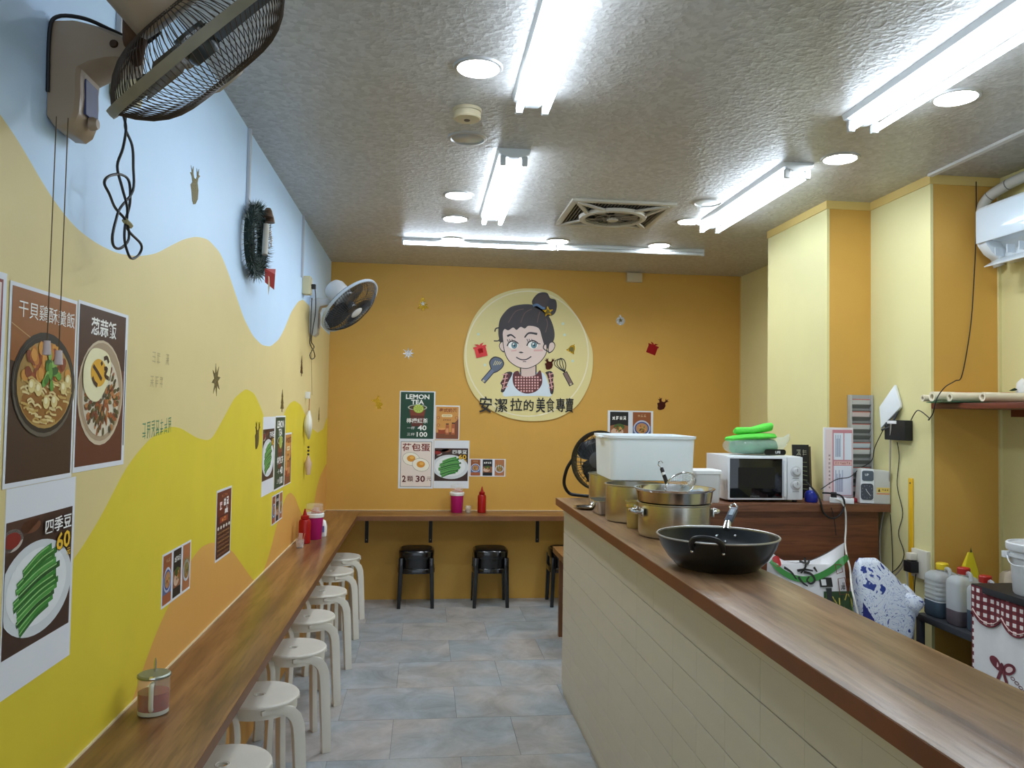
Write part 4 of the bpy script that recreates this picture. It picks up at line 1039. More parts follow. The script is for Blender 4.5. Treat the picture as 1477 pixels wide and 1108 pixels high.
for f in lt.mb.f:
    ex.f.append(tuple(i+n for i in f)); ex.mi.append(0); ex.col.append(None)
from collections import Counter
ec = Counter()
for f in lt.mb.f:
    for i in range(len(f)): ec[(f[i], f[(i+1) % len(f)])] += 1
for (a, b) in list(ec):
    if (b, a) not in ec: ex.f.append((a, b, b+n, a+n)); ex.mi.append(0); ex.col.append(None)
ob('lettering', ex, mat('black_letter', (28,26,28), 0.4), t, smooth=None)
# ================================================================== FOIL STICKERS AND WALL FITTINGS
def foil(name, col, rough=0.22): return mat(name, col, rough, 0.75, bump=0.5, bscale=220)
F_GOLD = foil('foil_gold', (196,156,40)); F_SIL = foil('foil_silver', (200,200,204)); F_RED = foil('foil_red', (150,18,22)); F_PINK = foil('foil_rose', (208,70,72), 0.3); F_OLIVE = foil('foil_olive', (112,104,62), 0.35); F_BROWN = foil('foil_brown', (70,26,18), 0.3)
def rotpts(pts, a, s): 
    c, q = math.cos(a), math.sin(a); return [((x*c-y*q)*s, (x*q+y*c)*s) for x, y in pts]
SH_TREE = [(0,.5),(.22,.15),(.12,.15),(.34,-.12),(.2,-.12),(.42,-.36),(.08,-.36),(.08,-.5),(-.08,-.5),(-.08,-.36),(-.42,-.36),(-.2,-.12),(-.34,-.12),(-.12,.15),(-.22,.15)]
SH_FLAKE = []
for i in range(8):
    a = 2*PI*i/8; SH_FLAKE += [(0.5*math.cos(a), 0.5*math.sin(a)), (0.2*math.cos(a+PI/8), 0.2*math.sin(a+PI/8))]
SH_STAR = []
for i in range(5):
    a = PI/2+2*PI*i/5; SH_STAR += [(0.5*math.cos(a), 0.5*math.sin(a)), (0.21*math.cos(a+PI/5), 0.21*math.sin(a+PI/5))]
SH_GIFT = [(-.4,-.45),(.4,-.45),(.4,.2),(.46,.2),(.46,.32),(.16,.32),(.34,.5),(.1,.46),(0,.36),(-.1,.46),(-.34,.5),(-.16,.32),(-.46,.32),(-.46,.2),(-.4,.2)]
SH_BELL = [(-.42,-.3),(.42,-.3),(.3,-.14),(.26,.16),(.14,.34),(.04,.4),(.04,.5),(-.04,.5),(-.04,.4),(-.14,.34),(-.26,.16),(-.3,-.14)]
SH_DEER = [(-.2,-.5),(.0,-.48),(.22,-.34),(.3,-.1),(.24,.1),(.32,.22),(.5,.3),(.36,.32),(.42,.48),(.28,.36),(.2,.48),(.2,.26),(.1,.18),(-.06,.2),(-.12,.3),(-.1,.5),(-.2,.38),(-.32,.5),(-.26,.32),(-.42,.32),(-.28,.22),(-.24,.08),(-.4,.0),(-.32,-.2),(-.3,-.4)]
SH_BALL = [(0.44*math.cos(2*PI*i/20), 0.44*math.sin(2*PI*i/20)-.05) for i in range(5, 21)]+[(.44,-.05)]
SH_BALL = [(0.42*math.cos(2*PI*i/20)*1.0, 0.42*math.sin(2*PI*i/20)-.06) for i in range(0, 5)]+[(.08,.36),(.08,.5),(-.08,.5),(-.08,.36)]+[(0.42*math.cos(2*PI*i/20), 0.42*math.sin(2*PI*i/20)-.06) for i in range(6, 20)]
SH_BIRD = [(-.5,.1),(-.3,.18),(-.12,.2),(0,.46),(.1,.42),(.06,.2),(.24,.1),(.12,.0),(.3,-.06),(.36,-.2),(.2,-.34),(.3,-.46),(.0,-.5),(-.06,-.3),(-.2,-.36),(-.1,-.12),(-.24,.0)]
def sticker(label, m, shape, size, wall, loc, rot=0.0, lift=0.0, inner=None):
    r = {'L': ON_LEFT, 'B': ON_BACK}[wall]; loc = Vector(loc)
    loc += Vector((lift, 0, 0)) if wall == 'L' else Vector((0, -lift, 0))
    o = ob('foil_sticker', MB().prism(rotpts(shape, rot, size), 0.0003, 0.0012), m, loc=loc, rot=r, smooth=None)
    tag(o, label, 'sticker', 'foil christmas stickers')
    if inner: ob('detail', MB().prism(rotpts(inner[1], rot, size*inner[2]), 0.0012, 0.0017), inner[0], o, smooth=None)
    return o
def onB(x, y): return P(x, y, Y=D)
def onL(x, y): return P(x, y, X=0)
sticker('gold foil tree sticker with a silver star on the ochre wall', F_GOLD, SH_TREE, 0.115, 'B', onB(610,438), 0.05, inner=(F_SIL, SH_STAR, 0.4))
sticker('silver foil snowflake sticker on the ochre wall', F_SIL, SH_FLAKE, 0.105, 'B', onB(589,510), 0.1)
sticker('gold foil bird-shaped sticker beside the lemon tea poster', F_GOLD, SH_BIRD, 0.115, 'B', onB(545,580), 0.0)
sticker('silver foil bauble sticker beside the round sign', F_SIL, SH_BALL, 0.09, 'B', onB(895,462), 0.1, inner=(F_OLIVE, SH_STAR, 0.5))
sticker('dark red foil gift sticker on the ochre wall', F_RED, SH_GIFT, 0.105, 'B', onB(941,503), -0.35)
sticker('brown foil reindeer sticker above the white tub', F_BROWN, SH_DEER, 0.11, 'B', onB(955,583), -0.2)
sticker('gold foil star sticker on the cartoon hair bun', F_GOLD, SH_STAR, 0.10, 'B', onB(790,450), 0.1, lift=0.0175, inner=(F_OLIVE, SH_BELL, 0.5))
sticker('rose foil gift sticker on the round sign', F_PINK, SH_GIFT, 0.12, 'B', onB(693,506), 0.25, lift=0.0175, inner=(F_RED, SH_GIFT, 0.4))
sticker('gold foil bell sticker on the round sign beside the whisk', F_GOLD, SH_BELL, 0.095, 'B', onB(824,504), -0.5, lift=0.0175, inner=(F_OLIVE, SH_BALL, 0.5))
sticker('brown foil reindeer sticker on the round sign', F_BROWN, SH_DEER, 0.10, 'B', onB(792,525), 0.0, lift=0.0175)
sticker('pale gold foil sticker on the blue paint beside the fan', F_OLIVE, SH_DEER, 0.125, 'L', onL(281,268), 0.2)
sticker('silver foil sticker beside the wreath', F_SIL, SH_BIRD, 0.125, 'L', onL(390,339), 0.2)
sticker('olive foil snowflake sticker on the sand-coloured paint', F_OLIVE, SH_FLAKE, 0.125, 'L', onL(311.5,548), 0.2)
sticker('olive foil reindeer sticker beside the green bean poster on the painted wall', F_OLIVE, SH_DEER, 0.13, 'L', onL(371,628), 0.0)
sticker('dark foil tree sticker above the lemon tea poster', F_OLIVE, SH_TREE, 0.125, 'L', onL(407,578), 0.0)
sticker('dark foil tree sticker under the clean wall fan', F_BROWN, SH_TREE, 0.13, 'L', onL(435,528), 0.0)
sticker('dark foil tree sticker beside the shell ornament', F_OLIVE, SH_TREE, 0.11, 'L', onL(460,598), 0.0)

# handwriting in green on the painted wall, faint pencil above it
a = onL(205,624); b = onL(243,610)
t = tag(ob('wall_note', MB().add([(0,0,0.0002),(0.001,0,0.0002),(0.001,0.001,0.0002),(0,0.001,0.0002)], [(0,1,2,3)]), mat('marker_green', (46,128,92), 0.6), loc=(0, a.y, a.z-0.02), rot=ON_LEFT, smooth=None), 'green handwritten note on the sand-coloured paint', 'handwriting')
p = Pr(); p.glyphs(0.125, 0.03, 0.26, 0.05, 7, (46,128,92), 1, 31, 0.10, 0.06); p.build('lettering', t, 0.0)['kind'] = 'stuff'
a = onL(216,540)
t = tag(ob('pencil_note', MB().add([(0,0,0.0002),(0.001,0,0.0002),(0.001,0.001,0.0002),(0,0.001,0.0002)], [(0,1,2,3)]), mat('pencil', (170,150,110), 0.7), loc=(0, a.y, a.z), rot=ON_LEFT, smooth=None), 'faint rubbed pencil note on the sand-coloured paint', 'handwriting')
p = Pr()
for x, y, k_ in ((0.05,0.05,2),(0.15,0.052,1),(0.06,-0.02,3)): p.glyphs(x, y, 0.04*k_, 0.035, k_, (184,168,120), 1, 40+k_, 0.08)
p.build('lettering', t, 0.0)['kind'] = 'stuff'

# conduits and boxes on the painted wall
M_cond = mat('conduit_grey', (190,192,198), 0.45)
def conduit(label, y, z0, z1, w_=0.022):
    o = ob('cable_conduit', MB().box(0.0003, 0.014, y-w_/2, y+w_/2, z0, z1), M_cond, bevel=0.002); 
    return tag(o, label, 'conduit')
c0 = onL(357,285)
conduit('white cable conduit running from the ceiling to the wreath', 3.46, 2.30, H)
c1 = onL(434,400)
conduit('thin cable conduit above the socket by the clean wall fan', c1.y, c1.z, H, 0.018)
conduit('cable conduit above the socket behind the dusty wall fan', 2.03, 2.42, H, 0.03)
def wallbox(label, y, z, w_, h_, d_):
    t = thing('socket_box', label, 'socket', (0, y, z))
    ob('box', MB().box(0.0003, d_, -w_/2, w_/2, -h_/2, h_/2), mat('ivory_box', (206,196,158), 0.45), t, bevel=0.005)
    ob('face_plate', MB().box(d_, d_+0.004, -w_/2+0.008, w_/2-0.008, -h_/2+0.008, h_/2-0.008), mat('ivory_plate', (198,190,156), 0.4), t, bevel=0.002)
    ob('plug', MB().box(d_+0.004, d_+0.03, -0.014, 0.014, -0.02, 0.01), mat('black_plug', (40,40,42), 0.5), t, bevel=0.004)
    return t
wallbox('ivory wall socket box beside the clean wall fan', onL(437,412).y, onL(437,412).z, 0.075, 0.115, 0.05)
wallbox('ivory wall socket box hidden behind the dusty wall fan', 2.03, 2.36, 0.08, 0.12, 0.05)

# tinsel wreath
wc = Vector((0.036, 3.50, 2.27))
t = thing('wreath', 'dark green tinsel wreath with bells and a red bow', 'wreath', tuple(wc))
core = MB(Matrix.Rotation(PI/2, 4, 'Y')); 
core.tube([(0.133*math.cos(2*PI*i/32), 0.133*math.sin(2*PI*i/32), 0) for i in range(32)], 0.022, 8, True)
ob('core', core, mat('wreath_core', (26,40,34), 0.8), t)
nd = MB(Matrix.Rotation(PI/2, 4, 'Y')); rnd = random.Random(11)
for i in range(2600):
    a = rnd.uniform(0, 2*PI); b = rnd.uniform(0, 2*PI); l = rnd.uniform(0.035, 0.062)
    c_ = Vector((0.133*math.cos(a), 0.133*math.sin(a), 0)); rad = Vector((math.cos(a), math.sin(a), 0))
    d = (rad*math.cos(b)+Vector((0,0,1))*math.sin(b)+Vector((-math.sin(a), math.cos(a), 0))*rnd.uniform(-0.5,0.5)).normalized()
    s_ = d.orthogonal().normalized()*0.0016
    if (c_+d*l).z < -0.033: continue
    nd.add([c_+d*0.015-s_, c_+d*0.015+s_, c_+d*l], [(0,1,2)], i % 3)
o = ob('tinsel', nd, [mat('tinsel_green', (28,52,42), 0.45), mat('tinsel_dark', (22,32,34), 0.45), mat('tinsel_frost', (122,132,128), 0.4)], t, smooth=None); o['kind'] = 'stuff'
for dy, dz in ((0.075, 0.12), (0.035, 0.135)):
    b_ = MB(Matrix.Translation((0.042, dy, dz))); b_.lathe([(0,0.022),(0.010,0.02),(0.017,0.008),(0.021,-0.01),(0.023,-0.02),(0.018,-0.02),(0,-0.008)], 16)
    ob('bell', b_, mat('antique_bell', (112,88,70), 0.35, 0.6), t)
ob('scroll', MB(Matrix.Translation((0.030, 0.055, 0.02)) @ Matrix.Rotation(-0.12, 4, 'X')).lathe([(0,0.07),(0.013,0.07),(0.013,-0.07),(0,-0.07)], 14), mat('scroll_paper', (196,190,176), 0.6), t)
bw = MB(); bw.add([(0.035,0.03,-0.115),(0.065,0.12,-0.10),(0.055,0.15,-0.19),(0.03,0.07,-0.17),(0.07,0.085,-0.13)], [(0,1,4),(1,2,4),(2,3,4),(3,0,4)]); ob('bow', bw, mat('bow_red', (176,66,66), 0.4), t, smooth=None)
bw = MB(); bw.add([(0.055,0.012,-0.15),(0.055,0.034,-0.15),(0.055,0.036,-0.20),(0.055,0.025,-0.235),(0.055,0.012,-0.20),(0.06,0.024,-0.19)], [(0,1,5),(1,2,5),(2,3,5),(3,4,5),(4,0,5)]); ob('ribbon', bw, mat('ribbon_gold', (168,156,120), 0.4), t, smooth=None)

# hanging shell ornament by the corner
oc = P(446, 620, X=0.03); t = thing('wall_ornament', 'hanging white crescent ornament with beads and a pink tassel', 'ornament', (0.0, oc.y, P(446,665,X=0.03).z))
zb = P(446,665,X=0.03).z
zt = lambda y: P(446, y, X=0.03).z-zb
ob('hook', MB().box(0.0005, 0.03, -0.012, 0.012, zt(575), zt(565)), M_white, t, bevel=0.003)
ob('string', MB().tube([(0.026,0,zt(574)), (0.026,0.0,zt(593))], 0.0025, 6), mat('red_string', (176,92,60), 0.6), t)
cm = MB(); pts = [(0.028, 0.035*math.cos(a)*1.0, (zt(593)+zt(633))/2+0.5*(zt(593)-zt(633))*math.sin(a)) for a in [PI/2+PI*i/12 for i in range(13)]]
cm.tube([(0.028, -0.05*math.sin(PI*i/12), zt(593)+(zt(633)-zt(593))*i/12) for i in range(13)], [0.006+0.022*math.sin(PI*i/12) for i in range(13)], 10)
ob('crescent', cm, mat('pearl_white', (222,220,210), 0.3), t)
bd = MB(); 
for yy in (645, 650, 655): bd.ball((0.028, 0, zt(yy)), 0.008)
ob('bead', bd, mat('dark_bead', (60,48,40), 0.3), t)
ob('tassel', MB().tube([(0.028,0,zt(657)),(0.028,0.005,zt(668)),(0.028,0.012,zt(684))], [0.006,0.024,0.014], 10), mat('tassel_pink', (206,176,156), 0.7), t)
# ================================================================== ON THE SERVING COUNTER
M_steel = mat('brushed_steel', (196,192,182), 0.28, 1.0, var=0.05, vscale=20, bump=0.03, bscale=60, stretch=(1,1,14))
M_steel2 = mat('bright_steel', (214,214,212), 0.16, 1.0)
M_chrome = mat('chrome', (220,222,224), 0.08, 1.0)
M_tubw = mat('translucent_white_plastic', (242,249,252), 0.35)
M_tubw.node_tree.nodes['Principled BSDF'].inputs['Subsurface Weight'].default_value = 0.2
M_tubw.node_tree.nodes['Principled BSDF'].inputs['Subsurface Radius'].default_value = (0.02, 0.03, 0.03)
def pot(name, label, loc, r, h, handles=True, cat='pot', group=None, rim=0.006, ha=0.0):
    t = thing(name, label, cat, loc, (0, 0, ha), group)
    ob('body', MB().lathe([(0,0),(r-0.012,0),(r-0.003,0.004),(r,0.014),(r,h-0.004),(r+rim,h),(r+rim,h+0.003),(r-0.002,h+0.003),(r-0.003,h-0.004),(r-0.003,0.01),(0,0.008)], 48), M_steel, t)
    if handles:
        for s in (-1, 1):
            hz = h*0.74; m = MB()
            pts = [(s*(r-0.002), -0.042, hz), (s*(r+0.022), -0.040, hz+0.002), (s*(r+0.034), -0.022, hz+0.004), (s*(r+0.036), 0, hz+0.004), (s*(r+0.034), 0.022, hz+0.004), (s*(r+0.022), 0.040, hz+0.002), (s*(r-0.002), 0.042, hz)]
            m.tube(spline(pts, 4), 0.0065, 8); ob('handle', m, M_steel2, t)
            for e in (-1, 1):
                ob('mount', MB().box(min(s*(r-0.001), s*(r+0.005)), max(s*(r-0.001), s*(r+0.005)), e*0.042-0.014, e*0.042+0.014, hz-0.016, hz+0.016), M_steel2, t, bevel=0.002)
    return t
GP = 'steel pots on the serving counter'
pot('stock_pot', 'tall steel stock pot beside the black drum fan, under the white tub', (1.755, 3.955, TZ), 0.125, 0.165, False, group=GP)
pot('stock_pot', 'plain steel stock pot between the steel tray and the colander pot', (1.725, 3.42, TZ), 0.132, 0.160, False, group=GP)
pot('cooking_pot', 'steel cooking pot with side handles holding a colander', (1.762, 2.99, TZ), 0.138, 0.128, True, group=GP)
# colander basin nested in the pot
t = thing('steel_basin', 'shallow steel basin nested on the handled cooking pot', 'basin', (1.762, 2.99, TZ+0.132))
ob('body', MB().lathe([(0,-0.03),(0.09,-0.03),(0.120,-0.016),(0.1315,0.0),(0.142,0.004),(0.148,0.045),(0.156,0.052),(0.157,0.055),(0.148,0.055),(0.139,0.012),(0.115,-0.012),(0.085,-0.024),(0,-0.024)], 48), M_steel2, t)
# mesh strainer lying in the basin
t = thing('mesh_strainer', 'round wire strainer with a black handle lying in the basin', 'strainer', (1.762, 2.99, TZ+0.158))
MS = Matrix.Translation((0.01, -0.045, 0.045)) @ Matrix.Rotation(math.radians(-52), 4, 'X') @ Matrix.Rotation(math.radians(-10), 4, 'Y')
g = MB(MS); g.tube([(0.062*math.cos(2*PI*i/36), 0.062*math.sin(2*PI*i/36), 0) for i in range(36)], 0.003, 8, True); ob('rim', g, M_steel2, t)
g = MB(MS)
for i in range(-9, 10):
    v = i*0.0064; L = math.sqrt(max(0, 0.061**2-v*v))
    dz = lambda a, b: -0.022*max(0, 1-(a*a+b*b)/0.0038)
    g.tube([(v, -L+2*L*k/6, dz(v, -L+2*L*k/6)) for k in range(7)], 0.0006, 4); g.tube([(-L+2*L*k/6, v, dz(v, -L+2*L*k/6)) for k in range(7)], 0.0006, 4)
o = ob('wire_mesh', g, M_steel2, t); o['kind'] = 'stuff'
a = Vector((-0.045, -0.055, 0.045)); b = Vector((-0.062, -0.03, 0.108))
g = MB(); g.bar(a, b, 0.020, 0.011, (1,0,0)); hd = ob('handle', g, mat('black_handle', (28,28,30), 0.45), t, bevel=0.004)
g = MB(); m_ = a.lerp(b, 0.55); g.bar(m_-Vector((0.0015,0.0055,-0.002)), m_+(b-a)*0.18-Vector((0.0015,0.0055,0)), 0.011, 0.012, (1,0,0)); ob('label', g, mat('label_white', (220,220,216), 0.5), hd, bevel=0.001)
g = MB(); e = (b-a).normalized(); g.tube(spline([b, b+e*0.012+Vector((-0.008,0,0)), b+e*0.026, b+e*0.03+Vector((0.008,0,0)), b+e*0.02+Vector((0.014,0,0))], 4), 0.002, 6); ob('hook', g, M_chrome, t)
# white tub standing on the pots
t = thing('plastic_tub', 'large translucent white tub standing on the steel pots', 'tub', (1.822, 3.655, TZ+0.171), (0, 0, math.radians(-3)))
def rr(hx, hy, r, z): return [(x, y, z) for x, y in rrect(-hx, hx, -hy, hy, r, 6)]
m = MB(); m.loft([rr(0.178,0.195,0.02,0.0), rr(0.189,0.206,0.03,0.004), rr(0.196,0.215,0.035,0.19), rr(0.202,0.221,0.035,0.192), rr(0.203,0.222,0.035,0.204), rr(0.194,0.213,0.035,0.204), rr(0.186,0.203,0.03,0.008), rr(0.17,0.18,0.02,0.005)])
ob('body', m, M_tubw, t, smooth=40)
for s in (-1, 1): ob('lug', MB().box(s*0.209-0.008, s*0.209+0.008, -0.05, 0.05, 0.188, 0.198), M_tubw, t, bevel=0.003)
# steel tray and lid
t = thing('steel_tray', 'small rectangular steel tray in front of the stock pots', 'tray', (1.648, 3.66, TZ))
m = MB(); m.loft([rr(0.045,0.06,0.012,0.0), rr(0.05,0.066,0.014,0.003), rr(0.066,0.086,0.016,0.062), rr(0.073,0.093,0.018,0.064), rr(0.073,0.093,0.018,0.066), rr(0.065,0.085,0.016,0.066), rr(0.049,0.064,0.014,0.005), rr(0.044,0.058,0.012,0.003)])
ob('body', m, M_steel2, t, smooth=40)
t = thing('steel_plate', 'round steel plate lying at the end of the serving counter', 'plate', (1.596, 3.835, TZ))
ob('body', MB().lathe([(0,0),(0.045,0),(0.05,0.002),(0.07,0.010),(0.072,0.012),(0.069,0.012),(0.05,0.005),(0.045,0.003),(0,0.003)], 40), M_steel2, t)
# small jar between the pots
t = thing('steel_cup', 'narrow yellowish cup squeezed between two pots', 'cup', (1.662, 3.195, TZ))
ob('body', MB().lathe([(0,0),(0.030,0),(0.033,0.004),(0.04,0.11),(0.042,0.112),(0.037,0.112),(0.031,0.006),(0,0.004)], 28), mat('cup_yellow_steel', (196,182,120), 0.3, 0.7), t)
ob('band', MB().lathe([(0.0395,0.09),(0.0415,0.09),(0.0418,0.1),(0.0395,0.1)], 28), M_steel2, t)
# wok pan
t = thing('wok_pan', 'deep black non-stick wok pan with a pale rim', 'pan', (1.70, 2.37, TZ), (0, 0, 0))
M_pan = mat('dark_olive_enamel', (26,26,22), 0.3, coat=0.3); M_pin = mat('nonstick_black', (18,22,26), 0.3)
ob('outer_shell', MB().lathe([(0,0),(0.112,0),(0.126,0.006),(0.152,0.032),(0.174,0.066),(0.186,0.098),(0.183,0.098),(0.171,0.066),(0.15,0.036),(0.12,0.009),(0,0.005)], 64), M_pan, t)
ob('lining', MB().lathe([(0.1835,0.0985),(0.1695,0.0665),(0.1485,0.037),(0.119,0.010),(0,0.006)], 64), M_pin, t)
ob('rim', MB().lathe([(0.1825,0.097),(0.1875,0.097),(0.1885,0.1),(0.1865,0.1025),(0.183,0.1015),(0.1825,0.097)], 64), mat('pale_rim', (186,184,176), 0.3, 0.7), t)
# helper handle at the near side and rivets
ang = math.radians(-120); rd = Vector((math.cos(ang), math.sin(ang), 0)); tg = Vector((-rd.y, rd.x, 0))
pts = [rd*0.182+tg*-0.045+Vector((0,0,0.082)), rd*0.197+tg*-0.044+Vector((0,0,0.100)), rd*0.212+tg*-0.030+Vector((0,0,0.115)), rd*0.217+Vector((0,0,0.120)), rd*0.212+tg*0.030+Vector((0,0,0.115)), rd*0.197+tg*0.044+Vector((0,0,0.100)), rd*0.182+tg*0.045+Vector((0,0,0.082))]
g = MB(); g.tube(spline(pts, 5), 0.008, 10); ob('helper_handle', g, M_black, t)
for s in (-1, 1):
    q = rd*0.177+tg*(s*0.045)+Vector((0,0,0.072)); ob('rivet', MB().ball(q, 0.005), M_chrome, t)
# long handle at the far side
ang = math.radians(60); rd = Vector((math.cos(ang), math.sin(ang), 0)); tg = Vector((-rd.y, rd.x, 0))
for dx, dz in ((-0.03, 0.075), (0.03, 0.07), (0.0, 0.055)):
    ob('rivet', MB().ball(rd*(math.sqrt(max(0.0, (float(np.interp(dz, [0.0365,0.0665,0.0985], [0.1485,0.1695,0.1835]))-0.001)**2-dx*dx)))+tg*dx+Vector((0,0,dz)), 0.0055), M_chrome, t)
a = rd*0.185+Vector((0,0,0.088)); b = rd*0.215+Vector((0,0,0.112)); c_ = rd*0.285+Vector((0.012,0,0.150)); d_ = rd*0.305+Vector((0.014,0,0.160))
ob('ferrule', MB().tube([a, b], [0.016, 0.012], 12), M_chrome, t)
g = MB(); g.bar(b, c_, 0.026, 0.018); lh = ob('long_handle', g, mat('slate_handle', (62,72,84), 0.35), t, bevel=0.005)
g = MB(); m_ = b.lerp(c_, 0.35); g.bar(m_+Vector((0,-0.002,0.0085)), b.lerp(c_, 0.75)+Vector((0,-0.002,0.0085)), 0.013, 0.004); ob('inlay', g, mat('inlay_pale', (150,164,176), 0.3), lh)
g = MB(); g.tube(spline([c_, c_+Vector((-0.012,0.012,0.006)), d_+Vector((0,0.012,0.004)), c_+Vector((0.016,0.012,0.004))], 4, True), 0.0035, 8, True); ob('hanging_ring', g, M_chrome, t)

# ================================================================== SIDE COUNTER WITH THE MICROWAVE
SZ = 1.082
t = thing('side_counter', 'dark brown wooden side counter below the microwave', 'counter', (0, 0, 0))
M_sw = wood_mat('side_wood', (92,52,28), (112,64,34), (128,76,42), 'X', 0.45)
ob('counter_top', MB().prism([(1.98,3.93),(3.2555,3.93),(3.2555,4.115),(2.995,4.115),(2.995,4.42),(1.98,4.42)], SZ-0.04, SZ), wood_mat('side_top_wood', (104,66,44), (126,80,54), (142,94,64), 'X', 0.4), t, bevel=0.002)
ob('front_panel', MB().box(2.0, 3.20, 3.955, 3.975, 0.0, SZ-0.04), M_sw, t, smooth=None)
ob('side_panel', MB().box(1.98, 2.0, 3.955, 4.40, 0.0, SZ-0.04), M_sw, t, smooth=None)
ob('side_panel', MB().box(3.185, 3.2, 3.975, 4.115, 0.0, SZ-0.04), M_sw, t, smooth=None)

# microwave
mx0, mx1, my, mz = 2.385, 2.80, 4.00, SZ+0.012
t = thing('microwave', 'white microwave with a black glass door and two dials', 'microwave', (2.592, 4.16, SZ))
hx, hy, hh = 0.2075, 0.16, 0.232
M_mw = mat('microwave_white', (226,230,234), 0.3)
ob('body', MB().box(-hx+0.0121, hx, -hy+0.022, hy, 0.012, 0.012+hh), M_mw, t, bevel=0.003)
dr = ob('door', MB().box(-hx, 0.118, -hy, -hy+0.021, 0.014, 0.010+hh), M_mw, t, bevel=0.004)
ob('glass', MB().box(-hx+0.010, 0.092, -hy-0.002, -hy+0.001, 0.024, hh), mat('door_glass', (10,10,12), 0.06, coat=0.6), dr, bevel=0.001)
ob('window_mesh', MB().box(-hx+0.055, 0.05, -hy-0.003, -hy-0.0022, 0.075, 0.185), mat('door_mesh', (22,22,26), 0.2), dr, smooth=None)
ob('handle', MB().box(0.095, 0.112, -hy-0.014, -hy, 0.03, hh-0.006), M_mw, dr, bevel=0.004)
pz = Pr(); pz.rect(-0.04, 0, 0.04, 0.006, (120,122,126), 1); pz.mb.M = Matrix()
cp = ob('control_panel', MB().box(0.121, hx, -hy, -hy+0.021, 0.014, 0.010+hh), M_mw, t, bevel=0.004)
for z in (0.165, 0.095):
    k_ = MB(Matrix.Translation((0.168, -hy, z)) @ Matrix.Rotation(PI/2, 4, 'X')); k_.lathe([(0.03,0),(0.03,0.002),(0.021,0.004),(0.019,0.018),(0.016,0.021),(0,0.021)], 28)
    kb = ob('dial', k_, mat('dial_white', (206,208,210), 0.3), cp)
    ob('pointer', MB().box(0.1665, 0.1695, -hy-0.0225, -hy-0.0205, z, z+0.017), mat('pointer_grey', (140,142,146), 0.4), cp, smooth=None)
    ob('scale', MB(Matrix.Translation((0.168, -hy-0.0003, z-0.037))).box(-0.018, 0.018, -0.0004, 0.0002, -0.0015, 0.0015), mat('scale_grey', (150,152,158), 0.5), cp, smooth=None)
# pierced side panel: sixteen real vent slots over a shallow cavity
vn = MB(); ya, yb, za, zb2 = -hy+0.022, hy, 0.012, 0.012+hh; xa, xb = -hx, -hx+0.002
cy = [(-0.03+i*0.024, -0.018+i*0.024) for i in range(4)]; cz = [(0.05+j*0.011, 0.056+j*0.011) for j in range(4)]
vn.box(xa, xb, ya, yb, za, cz[0][0]); vn.box(xa, xb, ya, yb, cz[-1][1], zb2)
for j in range(3): vn.box(xa, xb, ya, yb, cz[j][1], cz[j+1][0])
ed = [ya]+[v for p_ in cy for v in p_]+[yb]
for z0_, z1_ in cz:
    for i in range(5): vn.box(xa, xb, ed[2*i], ed[2*i+1], z0_, z1_)
for y0_, y1_, z0_, z1_ in ((ya, yb, za, za+0.002), (ya, yb, zb2-0.002, zb2), (ya, ya+0.002, za+0.002, zb2-0.002), (yb-0.002, yb, za+0.002, zb2-0.002)): vn.box(xb, -hx+0.012, y0_, y1_, z0_, z1_)
ob('vented_side', vn, M_mw, t, smooth=None)
for sx in (-1, 1):
    for sy in (-1, 1): ob('foot', MB(Matrix.Translation((sx*(hx-0.03), sy*(hy-0.035), 0))).lathe([(0,0),(0.012,0),(0.014,0.0125),(0,0.0125)], 14), M_black, t)
lg = Pr(); lg.glyphs(-0.06, 0.033, 0.05, 0.006, 7, (150,150,152), 1, 50)
for i in range(len(lg.mb.v)): v = lg.mb.v[i]; lg.mb.v[i] = Vector((v.x, -hy-0.0028, v.y))
ob('lettering', lg.mb, print_mat(), dr, smooth=None)

# bag of green cloths on the microwave
ZB = SZ+0.245
t = thing('cloth_bag', 'clear plastic bag stuffed with green cloths on the microwave', 'bag', (2.60, 4.17, ZB))
M_gc = mat('lime_cloth', (92,206,72), 0.85, var=0.08, vscale=20, bump=0.4, bscale=60)
M_gd = mat('deep_green_cloth', (58,140,84), 0.85, var=0.15, vscale=20, bump=0.4, bscale=60)
def blob(pts_r, n=16, seed=0, amp=0.1):
    """lumpy loft through (centre, rx, rz) cross-sections along X"""
    rnd = random.Random(seed); ph = [rnd.uniform(0, 6.28) for _ in range(6)]; rings = []
    for k, (c, ry, rz) in enumerate(pts_r):
        r = []
        for i in range(n):
            a = 2*PI*i/n; f = 1+amp*math.sin(3*a+ph[0]+k*0.9)+amp*0.6*math.sin(5*a+ph[1]-k*0.7)
            r.append((c[0]+amp*0.03*math.sin(a*2+k), c[1]+ry*f*math.cos(a), max(0.001, c[2]+rz*f*math.sin(a))))
        rings.append(r)
    return MB().loft(rings)
ob('folded_cloth', blob([((-0.13,0,0.045),0.01,0.008),((-0.125,0,0.045),0.05,0.035),((-0.06,0,0.05),0.075,0.048),((0.03,0,0.05),0.08,0.048),((0.11,0,0.045),0.06,0.04),((0.135,0,0.045),0.01,0.01)], 20, 1, 0.06), M_gd, t, smooth=60)
ob('folded_cloth', blob([((-0.165,0,0.085),0.01,0.006),((-0.15,-0.01,0.085),0.05,0.014),((-0.08,-0.01,0.096),0.075,0.016),((0.02,-0.01,0.102),0.078,0.017),((0.10,-0.01,0.104),0.06,0.014),((0.125,0,0.104),0.01,0.005)], 20, 2, 0.08), M_gc, t, smooth=60)
